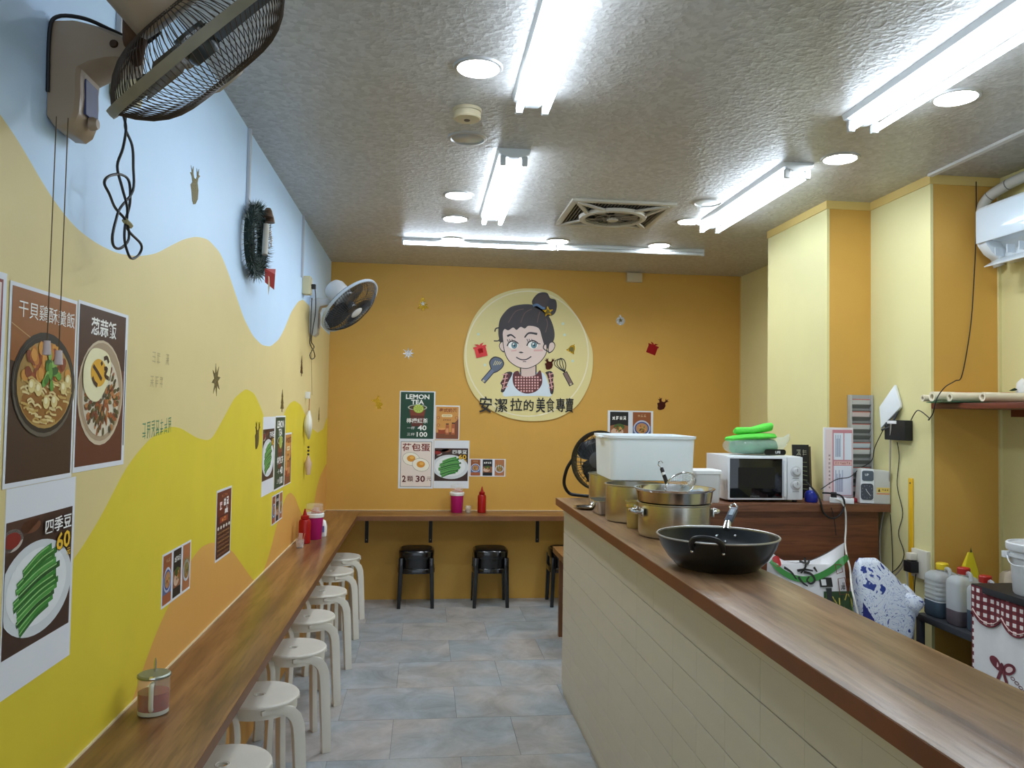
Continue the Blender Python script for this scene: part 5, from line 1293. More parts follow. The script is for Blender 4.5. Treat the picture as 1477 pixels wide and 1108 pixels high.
ob('rolled_cloth', blob([((-0.115,-0.01,0.128),0.022,0.014),((-0.10,-0.01,0.13),0.032,0.02),((-0.02,-0.01,0.132),0.035,0.018),((0.05,-0.005,0.146),0.034,0.024),((0.10,0,0.155),0.028,0.022),((0.108,0,0.155),0.006,0.006)], 18, 3, 0.06), M_gc, t, smooth=60)
M_film = mat('clear_film', (230,244,240), 0.08, trans=0.0, alpha=0.28, bump=0.7, bscale=26)
ob('film', blob([((-0.16,-0.005,0.05),0.05,0.03),((-0.13,-0.005,0.05),0.078,0.048),((-0.04,-0.005,0.056),0.088,0.055),((0.06,-0.005,0.056),0.088,0.055),((0.13,-0.005,0.054),0.07,0.048),((0.17,-0.005,0.07),0.03,0.03),((0.20,-0.005,0.10),0.012,0.02)], 24, 4, 0.07), M_film, t, smooth=60)
lb = MB(); lb.prism(rrect(-0.0, 0.125, 0.003, 0.034, 0.014), 0, 0.002)
lo = ob('black_label', lb, mat('label_black', (16,18,18), 0.3), t); lo.location = (0.015, -0.1, 0.0); lo.rotation_euler = (PI/2, 0, 0.05)
pz = Pr(); pz.text('LIFE', 0.078, 0.0185, h=0.013, col=(230,232,230), L=1, bold=0.02); z_ = pz.build('lettering', t, 0.0024); z_.location = lo.location; z_.rotation_euler = lo.rotation_euler

# chalk board beside the microwave
t = thing('menu_board', 'small black chalk menu board standing behind the microwave', 'board', (2.918, 4.24, SZ), (math.radians(-4), 0, 0.0))
ob('panel', MB().box(-0.052, 0.045, -0.006, 0.006, 0.0, 0.30), mat('chalk_black', (26,26,28), 0.5), t, bevel=0.002)
ob('edge', MB().box(0.0452, 0.056, -0.006, 0.01, 0.0, 0.29), mat('board_edge', (84,72,52), 0.6), t, smooth=None)
pz = Pr(); rnd = random.Random(4)
pz.glyphs(0.0, 0.255, 0.07, 0.036, 2, (170,170,150), 1, 51, 0.08)
for i in range(7): pz.stroke([(-0.035+rnd.uniform(0,0.03), 0.2-i*0.025), (0.0, 0.204-i*0.025+rnd.uniform(-.004,.004)), (0.03, 0.199-i*0.025)], 0.0022, (150,160,120), 1)
z_ = pz.build('chalk_writing', t, 0.0); z_.rotation_euler = (PI/2, 0, 0); z_.location = (0, -0.0066, 0)

# red-and-white notice sheets on the pillar face and time-card rack
fy = 4.118
def onF(x, y): return P(x, y, Y=fy)
a = onF(1184, 713); b = onF(1226, 617)
# the pillar's front face is at Y 4.12, from X 3.0; the sheet hangs over its corner onto the wall side
t = thing('notice_board', 'white notice board with red table lines behind the time clock', 'notice', (a.x, 4.085, SZ))
W, Hh = b.x-a.x, b.z-SZ
ob('panel', MB().box(0, W, 0, 0.012, 0.0, Hh), mat('notice_white', (226,222,224), 0.45), t, bevel=0.002)
pz = Pr()
pz.rect(0.01, 0.03, W-0.006, Hh-0.012, (206,140,150), 1); pz.rect(0.0105, 0.0305, 0.048, Hh-0.0125, (234,216,216), 2)
pz.rect(0.056, 0.033, W-0.009, 0.48*Hh, (228,234,244), 2); pz.rect(0.056, 0.56*Hh, W-0.058, Hh-0.03, (228,234,244), 2); pz.rect(W-0.052, 0.56*Hh, W-0.009, Hh-0.03, (228,234,244), 2)
pz.rect(0.058, 0.49*Hh, W-0.01, 0.54*Hh, (236,196,190), 2); pz.glyphs((0.058+W-0.01)/2, 0.515*Hh, W-0.08, 0.014, 7, (150,50,50), 3, 52)
for i in range(9): pz.glyphs(0.031, 0.62*Hh-0.022*i, 0.014, 0.013, 1, (120,70,80), 3, 60+i) if 0.62*Hh-0.022*i > 0.05 else None
for i in range(7):
    x = 0.066+i*(W-0.075-0.05)/7
    pz.rect(x, 0.05, x+0.004, 0.42*Hh-(i % 3)*0.02, (150,160,186), 3); 
    if i < 5: pz.rect(x, 0.60*Hh, x+0.004, 0.90*Hh-(i % 2)*0.02, (150,160,186), 3)
z_ = pz.build('print', t, 0.0); z_.rotation_euler = (PI/2, 0, 0); z_.location = (0, -0.0004, 0)
rx0, rx1 = 3.118, 3.252; rz0, rz1 = SZ+0.02, onF(1240, 570).z
t = thing('card_rack', 'tall grey time-card rack filled with cards', 'card rack', ((rx0+rx1)/2, 4.12, rz0))
hw = (rx1-rx0)/2; RH = rz1-rz0
ob('back_plate', MB().box(-hw, hw, -0.008, -0.0005, 0, RH), mat('rack_grey', (166,168,166), 0.4), t)
for s in (-1, 1): ob('side_rail', MB().box(s*hw-(0.010 if s > 0 else 0), s*hw+(0 if s > 0 else 0.010), -0.034, -0.008, 0, RH), mat('rack_rail', (176,176,170), 0.4), t, bevel=0.001)
cc = [(226,210,206),(212,206,186),(214,214,210),(206,216,224)]
n = 15
for i in range(n):
    z = 0.01+i*(RH-0.05)/n
    ob('pocket', MB().add([(-hw+0.011,-0.010,z),(hw-0.011,-0.010,z),(hw-0.011,-0.030,z+0.022),(-hw+0.011,-0.030,z+0.022),(-hw+0.011,-0.008,z),(hw-0.011,-0.008,z),(hw-0.011,-0.028,z+0.022),(-hw+0.011,-0.028,z+0.022)], [(0,1,2,3),(7,6,5,4),(0,3,7,4),(1,5,6,2),(3,2,6,7)]), mat('pocket_grey', (128,130,128), 0.35), t, smooth=None)
    if i in (3, 6, 7, 10, 12, 14, 0):
        ob('time_card', MB().add([(-hw+0.014,-0.014,z+0.004),(hw-0.014,-0.014,z+0.004),(hw-0.014,-0.026,z+0.052),(-hw+0.014,-0.026,z+0.052)], [(0,1,2,3)]), mat('card_%d' % (i % 4), cc[i % 4], 0.6), t, smooth=None)
        ob('card_header', MB().add([(-hw+0.014,-0.0256,z+0.047),(hw-0.014,-0.0256,z+0.047),(hw-0.014,-0.0268,z+0.052),(-hw+0.014,-0.0268,z+0.052)], [(0,1,2,3)]), mat('card_red', (206,120,112), 0.6), t, smooth=None)
# time clock
t = thing('time_clock', 'grey and white attendance time clock with a dark dial', 'time clock', (3.20, 4.0, SZ), (0, 0, math.radians(-16)))
m = MB(Matrix.Rotation(PI/2, 4, 'X')); m.prism([(-0.085,0),(0.068,0),(0.068,0.175),(-0.055,0.185),(-0.075,0.18)], -0.05, 0.06); ob('body', m, mat('clock_grey', (196,196,188), 0.4), t, bevel=0.008)
m = MB(Matrix.Rotation(PI/2, 4, 'X')); m.prism([(-0.088,0.003),(-0.014,0.003),(-0.014,0.183),(-0.06,0.187),(-0.078,0.18)], 0.058, 0.068); ob('front_frame', m, mat('clock_white', (222,226,228), 0.35), t, bevel=0.004)
m = MB(Matrix.Rotation(PI/2, 4, 'X')); m.prism(rrect(-0.082,-0.02,0.022,0.108,0.014), 0.067, 0.071); dl = ob('dial', m, mat('clock_dark', (44,48,54), 0.15), t)
m = MB(); m.bar((-0.05,-0.0722,0.065), (-0.034,-0.0722,0.044), 0.002, 0.003, (0,1,0)); m.bar((-0.05,-0.0722,0.065), (-0.058,-0.0722,0.08), 0.002, 0.003, (0,1,0)); ob('hand', m, mat('hand_white', (230,230,230), 0.4), dl)
for i in range(12):
    a = PI*i/6; ob('tick', MB(Matrix.Translation((-0.051+0.026*math.sin(a), -0.0715, 0.065+0.034*math.cos(a)))).box(-0.0012,0.0012,-0.0006,0.0006,-0.003,0.003), mat('tick_grey', (120,124,130), 0.5), dl, smooth=None)
m = MB(Matrix.Rotation(PI/2, 4, 'X')); m.prism(rrect(-0.076,-0.018,0.122,0.176,0.01), 0.067, 0.07); ob('card_slot', m, mat('clock_slate', (74,84,92), 0.3), t)
pz = Pr(); pu = Pr(); pu.text('UP', -0.052, 0.155, h=0.012, col=(220,224,226), L=1, bold=0.03); pz.rect(0.0, 0.062, 0.064, 0.088, (226,196,96), 1); pz.rect(0.0, 0.052, 0.064, 0.058, (222,140,70), 1); pz.glyphs(0.042, 0.076, 0.036, 0.011, 3, (60,50,40), 2, 70); pz.poly([(0.006,0.066),(0.018,0.066),(0.012,0.084)], (40,34,30), 2)
for i in range(len(pz.mb.v)):
    v = pz.mb.v[i]; pz.mb.v[i] = Vector((v.x, -0.0606-v.z, v.y))
for i in range(len(pu.mb.v)):
    v = pu.mb.v[i]; pu.mb.v[i] = Vector((v.x, -0.0706-v.z, v.y))
ob('warning_sticker', pz.mb, print_mat(), t, smooth=None)
ob('lettering', pu.mb, print_mat(), t, smooth=None)

# clutter on the side counter
t = thing('power_strip', 'white power strip hanging over the edge of the side counter', 'power strip', (3.0, 3.965, SZ), (0, 0, math.radians(-30)))
ob('body', MB().box(-0.06, 0.06, -0.022, 0.022, 0.002, 0.03), M_white, t, bevel=0.004)
for i in range(3): ob('socket', MB().box(-0.046+i*0.034, -0.024+i*0.034, -0.012, 0.012, 0.03, 0.0315), mat('socket_dark', (120,120,120), 0.5), t, smooth=None)
ob('plug', MB().box(-0.055, -0.025, -0.014, 0.014, 0.031, 0.058), M_black, t, bevel=0.004)
o = ob('tray', MB().box(-0.09, 0.09, -0.03, 0.03, 0.001, 0.018), mat('red_tray', (150,40,48), 0.4), bevel=0.004, loc=(3.08, 4.045, SZ)); tag(o, 'flat red box lying beside the time clock', 'box'); o.name = 'flat_box'
ob('lid', MB().box(-0.085, 0.085, -0.026, 0.026, 0.018, 0.021), mat('red_tray', (150,40,48)), o, bevel=0.001)
t = thing('blue_bottle', 'small blue bottle between the microwave and the black board', 'bottle', (2.862, 4.03, SZ))
ob('body', MB().lathe([(0,0),(0.030,0),(0.034,0.006),(0.034,0.045),(0.026,0.058),(0.012,0.064),(0,0.064)], 24), mat('blue_plastic', (28,44,150), 0.25), t)
ob('cap', MB().lathe([(0.011,0.064),(0.011,0.078),(0,0.079)], 16), mat('cap_white', (214,216,220), 0.4), t)
def wire(label, pts, r, m, cat='cable', k=6):
    o = ob('power_cable', MB().tube(spline(pts, k), r, 7), m); return tag(o, label, cat, 'loose cables behind the counter')
M_ck = M_cordk; M_cw = mat('white_cord', (214,212,204), 0.5)
def F(x, y, Y=3.92): return P(x, y, Y=Y)
wire('thick black cable looped over the edge of the side counter', [F(1162,694,4.0), F(1178,712,3.95), F(1184,726), F(1188,740), F(1200,748), F(1212,742), F(1218,728), F(1214,716), F(1200,712,3.95), F(1186,711,3.97)], 0.005, M_ck)
wire('white cable dropping from the power strip past the rice sack', [F(1204,720), F(1212,723), F(1219,735), F(1220,760), F(1219,782,3.86), F(1221,800,3.7), F(1226,820,3.55), F(1229,850,3.35), F(1240,895,3.3)], 0.0045, M_cw)
wire('thin black cable hanging under the side counter', [F(1199,732), F(1203,748), F(1206,772)], 0.0022, M_ck)
# ================================================================== PILLAR SIDE: router, boxes, cables, outlet
XP = 3.2565
def S(x, y, off=0.004): return P(x, y, X=XP-off)
t = thing('router', 'white flat router leaning on the cream pillar', 'router', (XP, 3.925, 1.50))
def Lr(p): return p-Vector((XP, 3.925, 1.50))
c = [P(1268,587,X=XP-0.06), P(1290,555,X=XP-0.02), P(1298,582,X=XP-0.02), P(1298,588,X=XP-0.02), P(1270,618,X=XP-0.06)]
m = MB(); back = [v+Vector((0.018, 0.006, 0)) for v in c]; m.loft([[Lr(v) for v in c], [Lr(v) for v in back]]); ob('body', m, mat('router_white', (224,228,230), 0.35), t, bevel=0.004)
m = MB(); m.tube([Lr(P(1272,620,X=XP-0.05)), Lr(P(1284,616,X=XP-0.04)), Lr(P(1296,592,X=XP-0.012))], 0.006, 8); ob('stand', m, mat('router_edge', (70,74,80), 0.4), t)
m = MB(); m.bar(Lr(P(1285,612,X=XP-0.03)), Lr(P(1285,612,X=XP+0.0)), 0.05, 0.02); ob('wall_bracket', m, mat('router_edge', (70,74,80)), t)
a = S(1286,606); b = S(1316,636)
t = thing('adapter_box', 'black adapter box fixed to the cream pillar under the router', 'box', (XP, (a.y+b.y)/2, b.z))
hw = abs(a.y-b.y)/2
ob('case', MB().box(-0.045, -0.0005, -hw, hw, 0, a.z-b.z), mat('matte_black', (20,20,22), 0.5), t, bevel=0.004)
ob('sticker', MB().box(-0.0458, -0.045, -hw*0.2, hw*0.8, (a.z-b.z)*0.82, (a.z-b.z)*0.97), M_white, t, smooth=None)
o = ob('yellow_ruler', MB().box(-0.008, -0.0005, -0.017, 0.017, 0, S(1314,690).z-S(1315,852).z), mat('ruler_yellow', (224,176,32), 0.4), bevel=0.003, loc=(XP, S(1314,770).y, S(1315,852).z)); tag(o, 'long yellow plastic stick hanging on the cream pillar', 'stick')
ob('hang_hole', MB(Matrix.Translation((-0.009, 0, S(1314,697).z-S(1315,852).z)) @ Matrix.Rotation(PI/2, 4, 'Y')).lathe([(0,0.0004),(0.005,0.0004),(0.005,0.001)], 12), M_black, o)
a = S(1319,790); b = S(1342,838)
t = thing('wall_outlet', 'white wall outlet with a black charger plugged in', 'socket', (XP, (a.y+b.y)/2, (a.z+b.z)/2))
hw = abs(a.y-b.y)/2; hz = (a.z-b.z)/2
ob('plate', MB().box(-0.022, -0.0005, -hw, hw, -hz, hz), mat('outlet_white', (206,202,186), 0.4), t, bevel=0.003)
ob('charger', MB().box(-0.065, -0.022, 0.0, 0.062, -0.045, 0.01), mat('matte_black', (20,20,22)), t, bevel=0.004)
ob('plug', MB().box(-0.06, -0.022, 0.01, 0.05, 0.016, 0.05), mat('plug_clear', (214,208,190), 0.3), t, bevel=0.005)
wire('white cable hanging from the wall outlet', [S(1312,798,0.05), S(1307,812,0.05), S(1310,850,0.02), S(1311,900,0.02), S(1312,950,0.02)], 0.0045, M_cw)
wire('thin black charger cable hanging from the wall outlet', [S(1321,828,0.05), S(1319,850,0.02), S(1320,880,0.01), S(1317,930,0.01)], 0.0025, M_ck)
wire('long grey cable looping down the cream pillar', [S(1285,612,0.05), S(1284,650,0.03), S(1283,690,0.012), S(1276,730,0.012), S(1269,775,0.012), S(1272,820,0.012), S(1286,832,0.02), S(1300,820,0.012), S(1304,808,0.012)], 0.004, mat('grey_cord', (168,160,146), 0.5))
wire('thin wavy black cable down the cream pillar', [S(1294,638,0.02), S(1297,660,0.006), S(1294,700,0.006), S(1302,740,0.006), S(1296,770,0.006), S(1304,800,0.006), S(1292,822,0.006), S(1270,832,0.03), S(1262,842,0.10)], 0.0022, M_ck)
wire('thin straight black cable behind the side counter', [S(1284,742,0.006), S(1287,790,0.006), S(1288,850,0.006), S(1292,905,0.006)], 0.002, M_ck)
wire('black cable drooping from the router to the side counter', [P(1274,620,X=XP-0.05), P(1262,645,X=XP-0.03), P(1257,665,X=XP-0.02), F(1240,676,4.06), F(1226,688,4.03), F(1206,692,4.02), F(1184,706,4.0)], 0.0024, M_ck)
wire('long thin black cable from the ceiling duct to the adapter box', [P(1408,262,Y=3.585), P(1408,330,Y=3.585), P(1405,400,Y=3.585), P(1400,470,Y=3.585), P(1388,540,Y=3.585), Vector((3.33,3.52,1.725)), Vector((3.22,3.44,1.69)), Vector((3.165,3.42,1.635)), Vector((3.165,3.45,1.565)), Vector((3.19,3.52,1.535)), P(1340,603,X=3.21), P(1324,592,X=3.21), P(1314,606,X=3.215)], 0.0026, M_ck)
# ================================================================== RIGHT NOOK: shelf, rolls, air conditioner, tables
SHZ = 1.615
t = thing('wall_shelf', 'dark red-brown shelf board holding the poster rolls', 'shelf', (3.624, 3.2, SHZ))
ob('board', MB().box(3.255-3.624, -0.0005, 2.55-3.2, 3.594-3.2, -0.026, 0.0), wood_mat('shelf_wood', (92,40,26), (112,52,34), (126,62,40), 'Y', 0.4), t, bevel=0.002)
ob('support', MB().box(-0.02, -0.0005, 2.6-3.2, 3.5-3.2, -0.06, -0.026), mat('shelf_support', (120,60,38), 0.5), t)
M_roll = mat('roll_paper', (226,216,190), 0.55)
def roll(label, y, x0, x1, z, r, yaw=0.0, red=False):
    t = thing('poster_roll', label, 'poster roll', (x0, y, z), (0, 0, yaw), 'rolled posters on the shelf')
    L = x1-x0; m = MB(Matrix.Rotation(PI/2, 4, 'Y')); m.lathe([(r*0.55,0.0),(r,0.0),(r,L),(r*0.55,L),(r*0.55,0.0)], 24); ob('paper', m, M_roll, t)
    if red:
        m = MB(Matrix.Rotation(PI/2, 4, 'Y')); m.lathe([(r+0.0004,L*0.28),(r+0.0004,L*0.5)], 24, a0=math.radians(150), a1=math.radians(200)); ob('red_print', m, mat('roll_red', (206,92,80), 0.5), t)
    return t
R_ = 0.021
zr = SHZ+0.008
roll('thin pale poster roll at the far end of the shelf, touching the pillar', 3.565, 3.19, 3.60, zr+R_*0.8, 0.016)
roll('long pale poster roll with red print lying behind the others', 3.515, 3.205, 3.612, zr+0.024, 0.024, red=True)
roll('short white poster roll lying in front of the long rolls', 3.42, 3.228, 3.612, zr+R_, 0.021)
roll('pale poster roll with a torn spot at the front of the shelf', 3.31, 3.31, 3.612, zr+R_, 0.021, red=True)
o = ob('green_sheet', blob([((-0.12,0,0.004),0.05,0.004),((-0.06,0,0.005),0.09,0.0045),((0.03,0,0.005),0.10,0.0045),((0.12,0,0.005),0.09,0.0045)], 14, 8, 0.1), mat('green_plastic', (34,84,58), 0.3), loc=(3.30, 3.47, SHZ), smooth=60); tag(o, 'dark green plastic sheet folded under the poster rolls', 'plastic sheet')
t = thing('tissue_bundle', 'white crumpled bundle with green leaves on the shelf', 'bundle', (3.56, 3.37, SHZ+0.0))
ob('crumpled_paper', blob([((-0.03,0,0.05),0.012,0.03),((-0.015,0,0.06),0.03,0.045),((0.01,0,0.075),0.03,0.05),((0.035,0,0.055),0.012,0.03)], 16, 5, 0.12), mat('tissue_white', (222,220,214), 0.7), t, smooth=60)
ob('leaf', MB().add([(-0.07,0,0.062),(-0.05,-0.01,0.075),(-0.02,0,0.066),(-0.045,0.008,0.06)], [(0,1,2,3)]), mat('leaf_green', (40,74,44), 0.5), t, smooth=None)

# air conditioner on the right wall
XA = 3.624; ya1 = 3.505; ya0 = 2.71; zt_, zb_ = 2.585, 2.305
t = thing('air_conditioner', 'white split air conditioner with an open louver', 'air conditioner', (XA, (ya0+ya1)/2, zb_))
yl, yr = ya0-(ya0+ya1)/2, ya1-(ya0+ya1)/2
prof = [(0.0, 0.0), (-0.10, 0.0), (-0.155, 0.035), (-0.185, 0.075), (-0.195, 0.12), (-0.195, 0.235), (-0.18, 0.262), (-0.15, 0.275), (0.0, 0.28)]
# closed ends; between them the outlet is a real channel cut into the underside
cut = [(0.0, 0.0), (-0.10, 0.0), (-0.085, 0.05), (-0.115, 0.088), (-0.16, 0.092), (-0.1885, 0.086), (-0.195, 0.12)]+prof[5:]
m = MB()
for sec, ya_, yb_ in ((prof, yl, yl+0.06), (cut, yl+0.06, yr-0.06), (prof, yr-0.06, yr)): m.loft([[(x, yy, z) for x, z in sec] for yy in (ya_, yb_)])
ob('casing', m, mat('aircon_white', (222,230,236), 0.22, coat=0.4), t, bevel=0.003, smooth=30)
m = MB(); m.box(-0.199, -0.195, yl+0.006, yr-0.006, 0.085, 0.245); ob('front_panel', m, mat('aircon_panel', (214,228,240), 0.12, coat=0.6), t, bevel=0.002)
m = MB(); m.bar((-0.150, yl+0.05, -0.012), (-0.150, yr-0.045, -0.012), 0.085, 0.006, (-0.5,0,0.87)); ob('louver', m, mat('aircon_white', (222,230,236)), t, bevel=0.002)
for i in range(9):
    yy = yr-0.1-i*0.075; m = MB(); m.box(-0.172, -0.13, yy-0.003, yy+0.003, 0.012, 0.05); ob('vane', m, mat('aircon_vane', (190,198,204), 0.4), t, smooth=None)
# white duct from the unit up along the ceiling
pts = [(3.60,3.565,2.30),(3.565,3.572,2.40),(3.53,3.572,2.50),(3.515,3.572,2.58),(3.535,3.55,2.64),(3.56,3.46,2.675),(3.575,3.34,2.69),(3.58,3.1,2.695),(3.58,2.6,2.695)]
t = thing('aircon_duct', 'white curved duct hose above the air conditioner', 'duct', (3.58, 3.2, 2.3))
m = MB(Matrix.Translation((-3.58,-3.2,-2.3))); m.tube(spline(pts, 6), 0.026, 14); ob('hose', m, mat('duct_white', (196,194,186), 0.45), t, smooth=60)
pp = spline(pts, 6)
for i in (24, 30): 
    m = MB(Matrix.Translation((-3.58,-3.2,-2.3))); m.tube([pp[i].lerp(pp[i+1], 0.2), pp[i].lerp(pp[i+1], 0.45)], 0.0272, 14); ob('tie_band', m, mat('band_grey', (110,108,104), 0.5), t)

# low black table with jugs
JZ = 0.60
t = thing('jug_table', 'low black metal table carrying the plastic jugs', 'table', (3.38, 3.36, 0))
M_tb = mat('charcoal_table', (52,54,58), 0.45)
ob('table_top', MB().box(-0.21, 0.235, -0.20, 0.232, JZ-0.03, JZ), M_tb, t, bevel=0.003)
for sx in (-0.195, 0.22):
    for sy in (-0.185, 0.217): ob('leg', MB().box(sx-0.014, sx+0.014, sy-0.014, sy+0.014, 0, JZ-0.03), M_tb, t, bevel=0.002)
ob('brace', MB().box(-0.205, -0.185, -0.17, 0.203, 0.16, 0.18), M_tb, t)
M_jug = mat('jug_plastic', (214,220,222), 0.35, alpha=0.5); M_liq = mat('dark_soy', (70,86,100), 0.25); M_liq2 = mat('brown_soy', (96,86,92), 0.25)
def jug(label, x, y, wx, wy, h, fill, liq, cap, ribs=True, rz=0.0):
    t = thing('plastic_jug', label, 'jug', (x, y, JZ), (0, 0, rz), 'plastic jugs on the black table')
    def rg(k, z): return [(a, b, z) for a, b in rrect(-wx*k, wx*k, -wy*k, wy*k, min(wx, wy)*0.45*k, 4)]
    rings = [rg(0.9, 0.0), rg(1.0, 0.01), rg(1.0, h*fill)]
    ob('liquid', MB().loft([rg(0.90, 0.0), rg(1.006, 0.010), rg(1.006, h*fill)]), liq, t, smooth=40)
    n = 5 if ribs else 1
    for i in range(n):
        z0 = h*fill+(h*0.80-h*fill)*i/n; z1 = h*fill+(h*0.80-h*fill)*(i+1)/n
        if ribs: rings += [rg(0.955, z0+0.004), rg(1.0, z0+0.012), rg(1.0, z1-0.004)]
        else: rings += [rg(1.0, z1)]
    rings += [rg(0.95, h*0.86), rg(0.7, h*0.93), rg(0.35, h*0.95), rg(0.33, h)]
    ob('bottle', MB().loft(rings), M_jug, t, smooth=40)
    ob('cap', MB(Matrix.Translation((0, 0, h))).lathe([(wx*0.42,-0.004),(wx*0.44,0.0),(wx*0.44,0.022),(wx*0.38,0.026),(0,0.026)], 20), cap, t)
    m = MB(); m.tube(spline([(0,-wy*0.25,h*0.93),(0,-wy*0.5,h*1.02),(0,-wy*0.85,h*1.0),(0,-wy*0.95,h*0.88)], 4), 0.009, 8); ob('handle', m, M_jug, t)
M_capy = mat('cap_yellow', (226,196,40), 0.4); M_capr = mat('cap_red', (176,40,30), 0.4); M_capw = mat('cap_ivory', (214,210,200), 0.4)
jug('ribbed white jug with a yellow cap, a third full of dark sauce', 3.262, 3.525, 0.064, 0.062, 0.225, 0.33, M_liq, M_capy)
jug('tall cloudy jug beside the ribbed jug, with a red cap', 3.255, 3.365, 0.062, 0.052, 0.235, 0.30, M_liq2, M_capr, False)
jug('pale jug half hidden by the checked cloth, with dark red cap', 3.262, 3.235, 0.06, 0.055, 0.225, 0.42, M_liq, M_capr, False)
t = thing('snack_pouch', 'yellow foil pouch standing behind the jugs', 'pouch', (3.405, 3.53, JZ))
m = MB(); m.loft([[(x, y, 0.0) for x, y in rrect(-0.05,0.05,-0.03,0.03,0.02)], [(x, y, 0.15) for x, y in rrect(-0.048,0.048,-0.028,0.028,0.02)], [(x, y, 0.22) for x, y in rrect(-0.04,0.04,-0.014,0.014,0.01)], [(x+0.005, y, 0.30) for x, y in rrect(-0.012,0.012,-0.004,0.004,0.003)]]); ob('body', m, mat('pouch_yellow', (226,206,40), 0.3), t, smooth=50)
ob('corner', MB().add([(0.0,-0.004,0.295),(0.012,-0.004,0.30),(0.006,-0.004,0.325)], [(0,1,2)]), mat('pouch_green', (40,80,40), 0.4), t, smooth=None)
t = thing('plastic_bundle', 'crumpled clear plastic bag behind the jugs', 'bag', (3.52, 3.36, JZ))
ob('body', blob([((-0.08,0,0.10),0.02,0.05),((-0.06,0,0.13),0.05,0.12),((0.0,0,0.14),0.06,0.13),((0.05,0,0.12),0.045,0.11),((0.075,0,0.10),0.02,0.05)], 18, 6, 0.1), mat('cloudy_film', (206,190,170), 0.3, alpha=0.6, bump=0.6, bscale=30), t, smooth=60)
ob('knot', MB().ball((0,0,0.275), 0.018, 0.018, 0.014), mat('cloudy_film', (206,190,170)), t)

# cloth-covered cabinet with a black top and a bucket
KZ = 0.835
t = thing('covered_cabinet', 'small cabinet draped in a red gingham and white cloth', 'cabinet', (3.36, 2.75, 0))
ob('body', MB().box(-0.20, 0.25, -0.38, 0.395, 0.0, KZ-0.03), mat('cabinet_dark', (52,44,42), 0.6), t, smooth=None)
ob('top_plate', MB().box(-0.222, 0.262, -0.40, 0.41, KZ-0.028, KZ), mat('black_top', (34,34,36), 0.45), t, bevel=0.003)
# cloth: three strips on the side facing the room (local plane x=-0.215)
def cloth_mat():
    m = bpy.data.materials.new('gingham_print'); m.use_nodes = True; nt = m.node_tree; b = nt.nodes['Principled BSDF']; L = nt.links.new
    tc = nt.nodes.new('ShaderNodeTexCoord'); sp_ = nt.nodes.new('ShaderNodeSeparateXYZ'); L(tc.outputs['Object'], sp_.inputs[0])
    def stripe(out):
        a = nt.nodes.new('ShaderNodeMath'); a.operation = 'MULTIPLY'; a.inputs[1].default_value = 31.0; L(out, a.inputs[0])
        f = nt.nodes.new('ShaderNodeMath'); f.operation = 'FRACT'; L(a.outputs[0], f.inputs[0])
        g = nt.nodes.new('ShaderNodeMath'); g.operation = 'GREATER_THAN'; g.inputs[1].default_value = 0.5; L(f.outputs[0], g.inputs[0]); return g
    s1, s2 = stripe(sp_.outputs['Y']), stripe(sp_.outputs['Z'])
    ad = nt.nodes.new('ShaderNodeMath'); ad.operation = 'ADD'; L(s1.outputs[0], ad.inputs[0]); L(s2.outputs[0], ad.inputs[1])
    r = nt.nodes.new('ShaderNodeValToRGB'); r.color_ramp.interpolation = 'CONSTANT'; e = r.color_ramp.elements
    e[0].position = 0; e[0].color = rgb(232,224,220); e[1].position = 0.3; e[1].color = rgb(118,46,52); k = e.new(0.8); k.color = rgb(96,32,40)
    dv = nt.nodes.new('ShaderNodeMath'); dv.operation = 'MULTIPLY'; dv.inputs[1].default_value = 0.5; L(ad.outputs[0], dv.inputs[0])
    L(dv.outputs[0], r.inputs['Fac']); L(r.outputs['Color'], b.inputs['Base Color']); b.inputs['Roughness'].default_value = 0.8
    return m
M_ging = cloth_mat()
nY = 40
def wave(y): return -0.214-0.006*math.sin(y*38)-0.004*math.sin(y*17+1)
cl = MB(); rows = []
for z in (KZ-0.028, 0.6, 0.35, 0.1): rows.append([(wave(-0.38+0.79*i/nY)*(1 if z < KZ-0.05 else 1)-0.0, -0.38+0.79*i/nY, z) for i in range(nY+1)])
cl.loft(rows, closed=False); ob('white_cloth', cl, mat('cloth_white', (226,224,224), 0.8, var=0.02, vscale=30), t, smooth=60)
gh = MB(); vs_ = []; fs_ = []
for i in range(nY*3+1):
    y = -0.38+0.79*i/(nY*3); sc_ = 0.115+0.045*abs(math.sin(PI*(y+0.38)/0.155))
    x = wave(y)-0.003
    vs_ += [(x, y, KZ-0.004), (x, y, KZ-sc_)]
for i in range(nY*3): fs_.append((2*i, 2*i+2, 2*i+3, 2*i+1))
gh.add(vs_, fs_); ob('gingham_valance', gh, M_ging, t, smooth=60)
pip = MB(); pip.tube([(v[0]-0.001, v[1], v[2]+0.012) for v in vs_[1::2]], 0.0022, 5); ob('piping', pip, mat('piping_cream', (226,196,190), 0.7), t)
pip = MB(); pip.tube([(v[0]-0.001, v[1], v[2]) for v in vs_[1::2]], 0.004, 5); ob('scallop_edge', pip, mat('edge_maroon', (104,36,44), 0.8), t)
sd = MB(); sd.add([(wave(0.41)-0.003,0.36,KZ-0.10),(wave(0.41)-0.003,0.408,KZ-0.10),(wave(0.41)-0.003,0.408,0.12),(wave(0.41)-0.003,0.36,0.12)], [(0,1,2,3)]); ob('gingham_border', sd, M_ging, t, smooth=None)
dots = Pr()
rnd = random.Random(2)
for i in range(34): 
    dots.ell(rnd.uniform(-0.34, 0.34), rnd.uniform(0.3, 0.66), 0.0045, 0.0045, (92,40,52), 1, n=10)
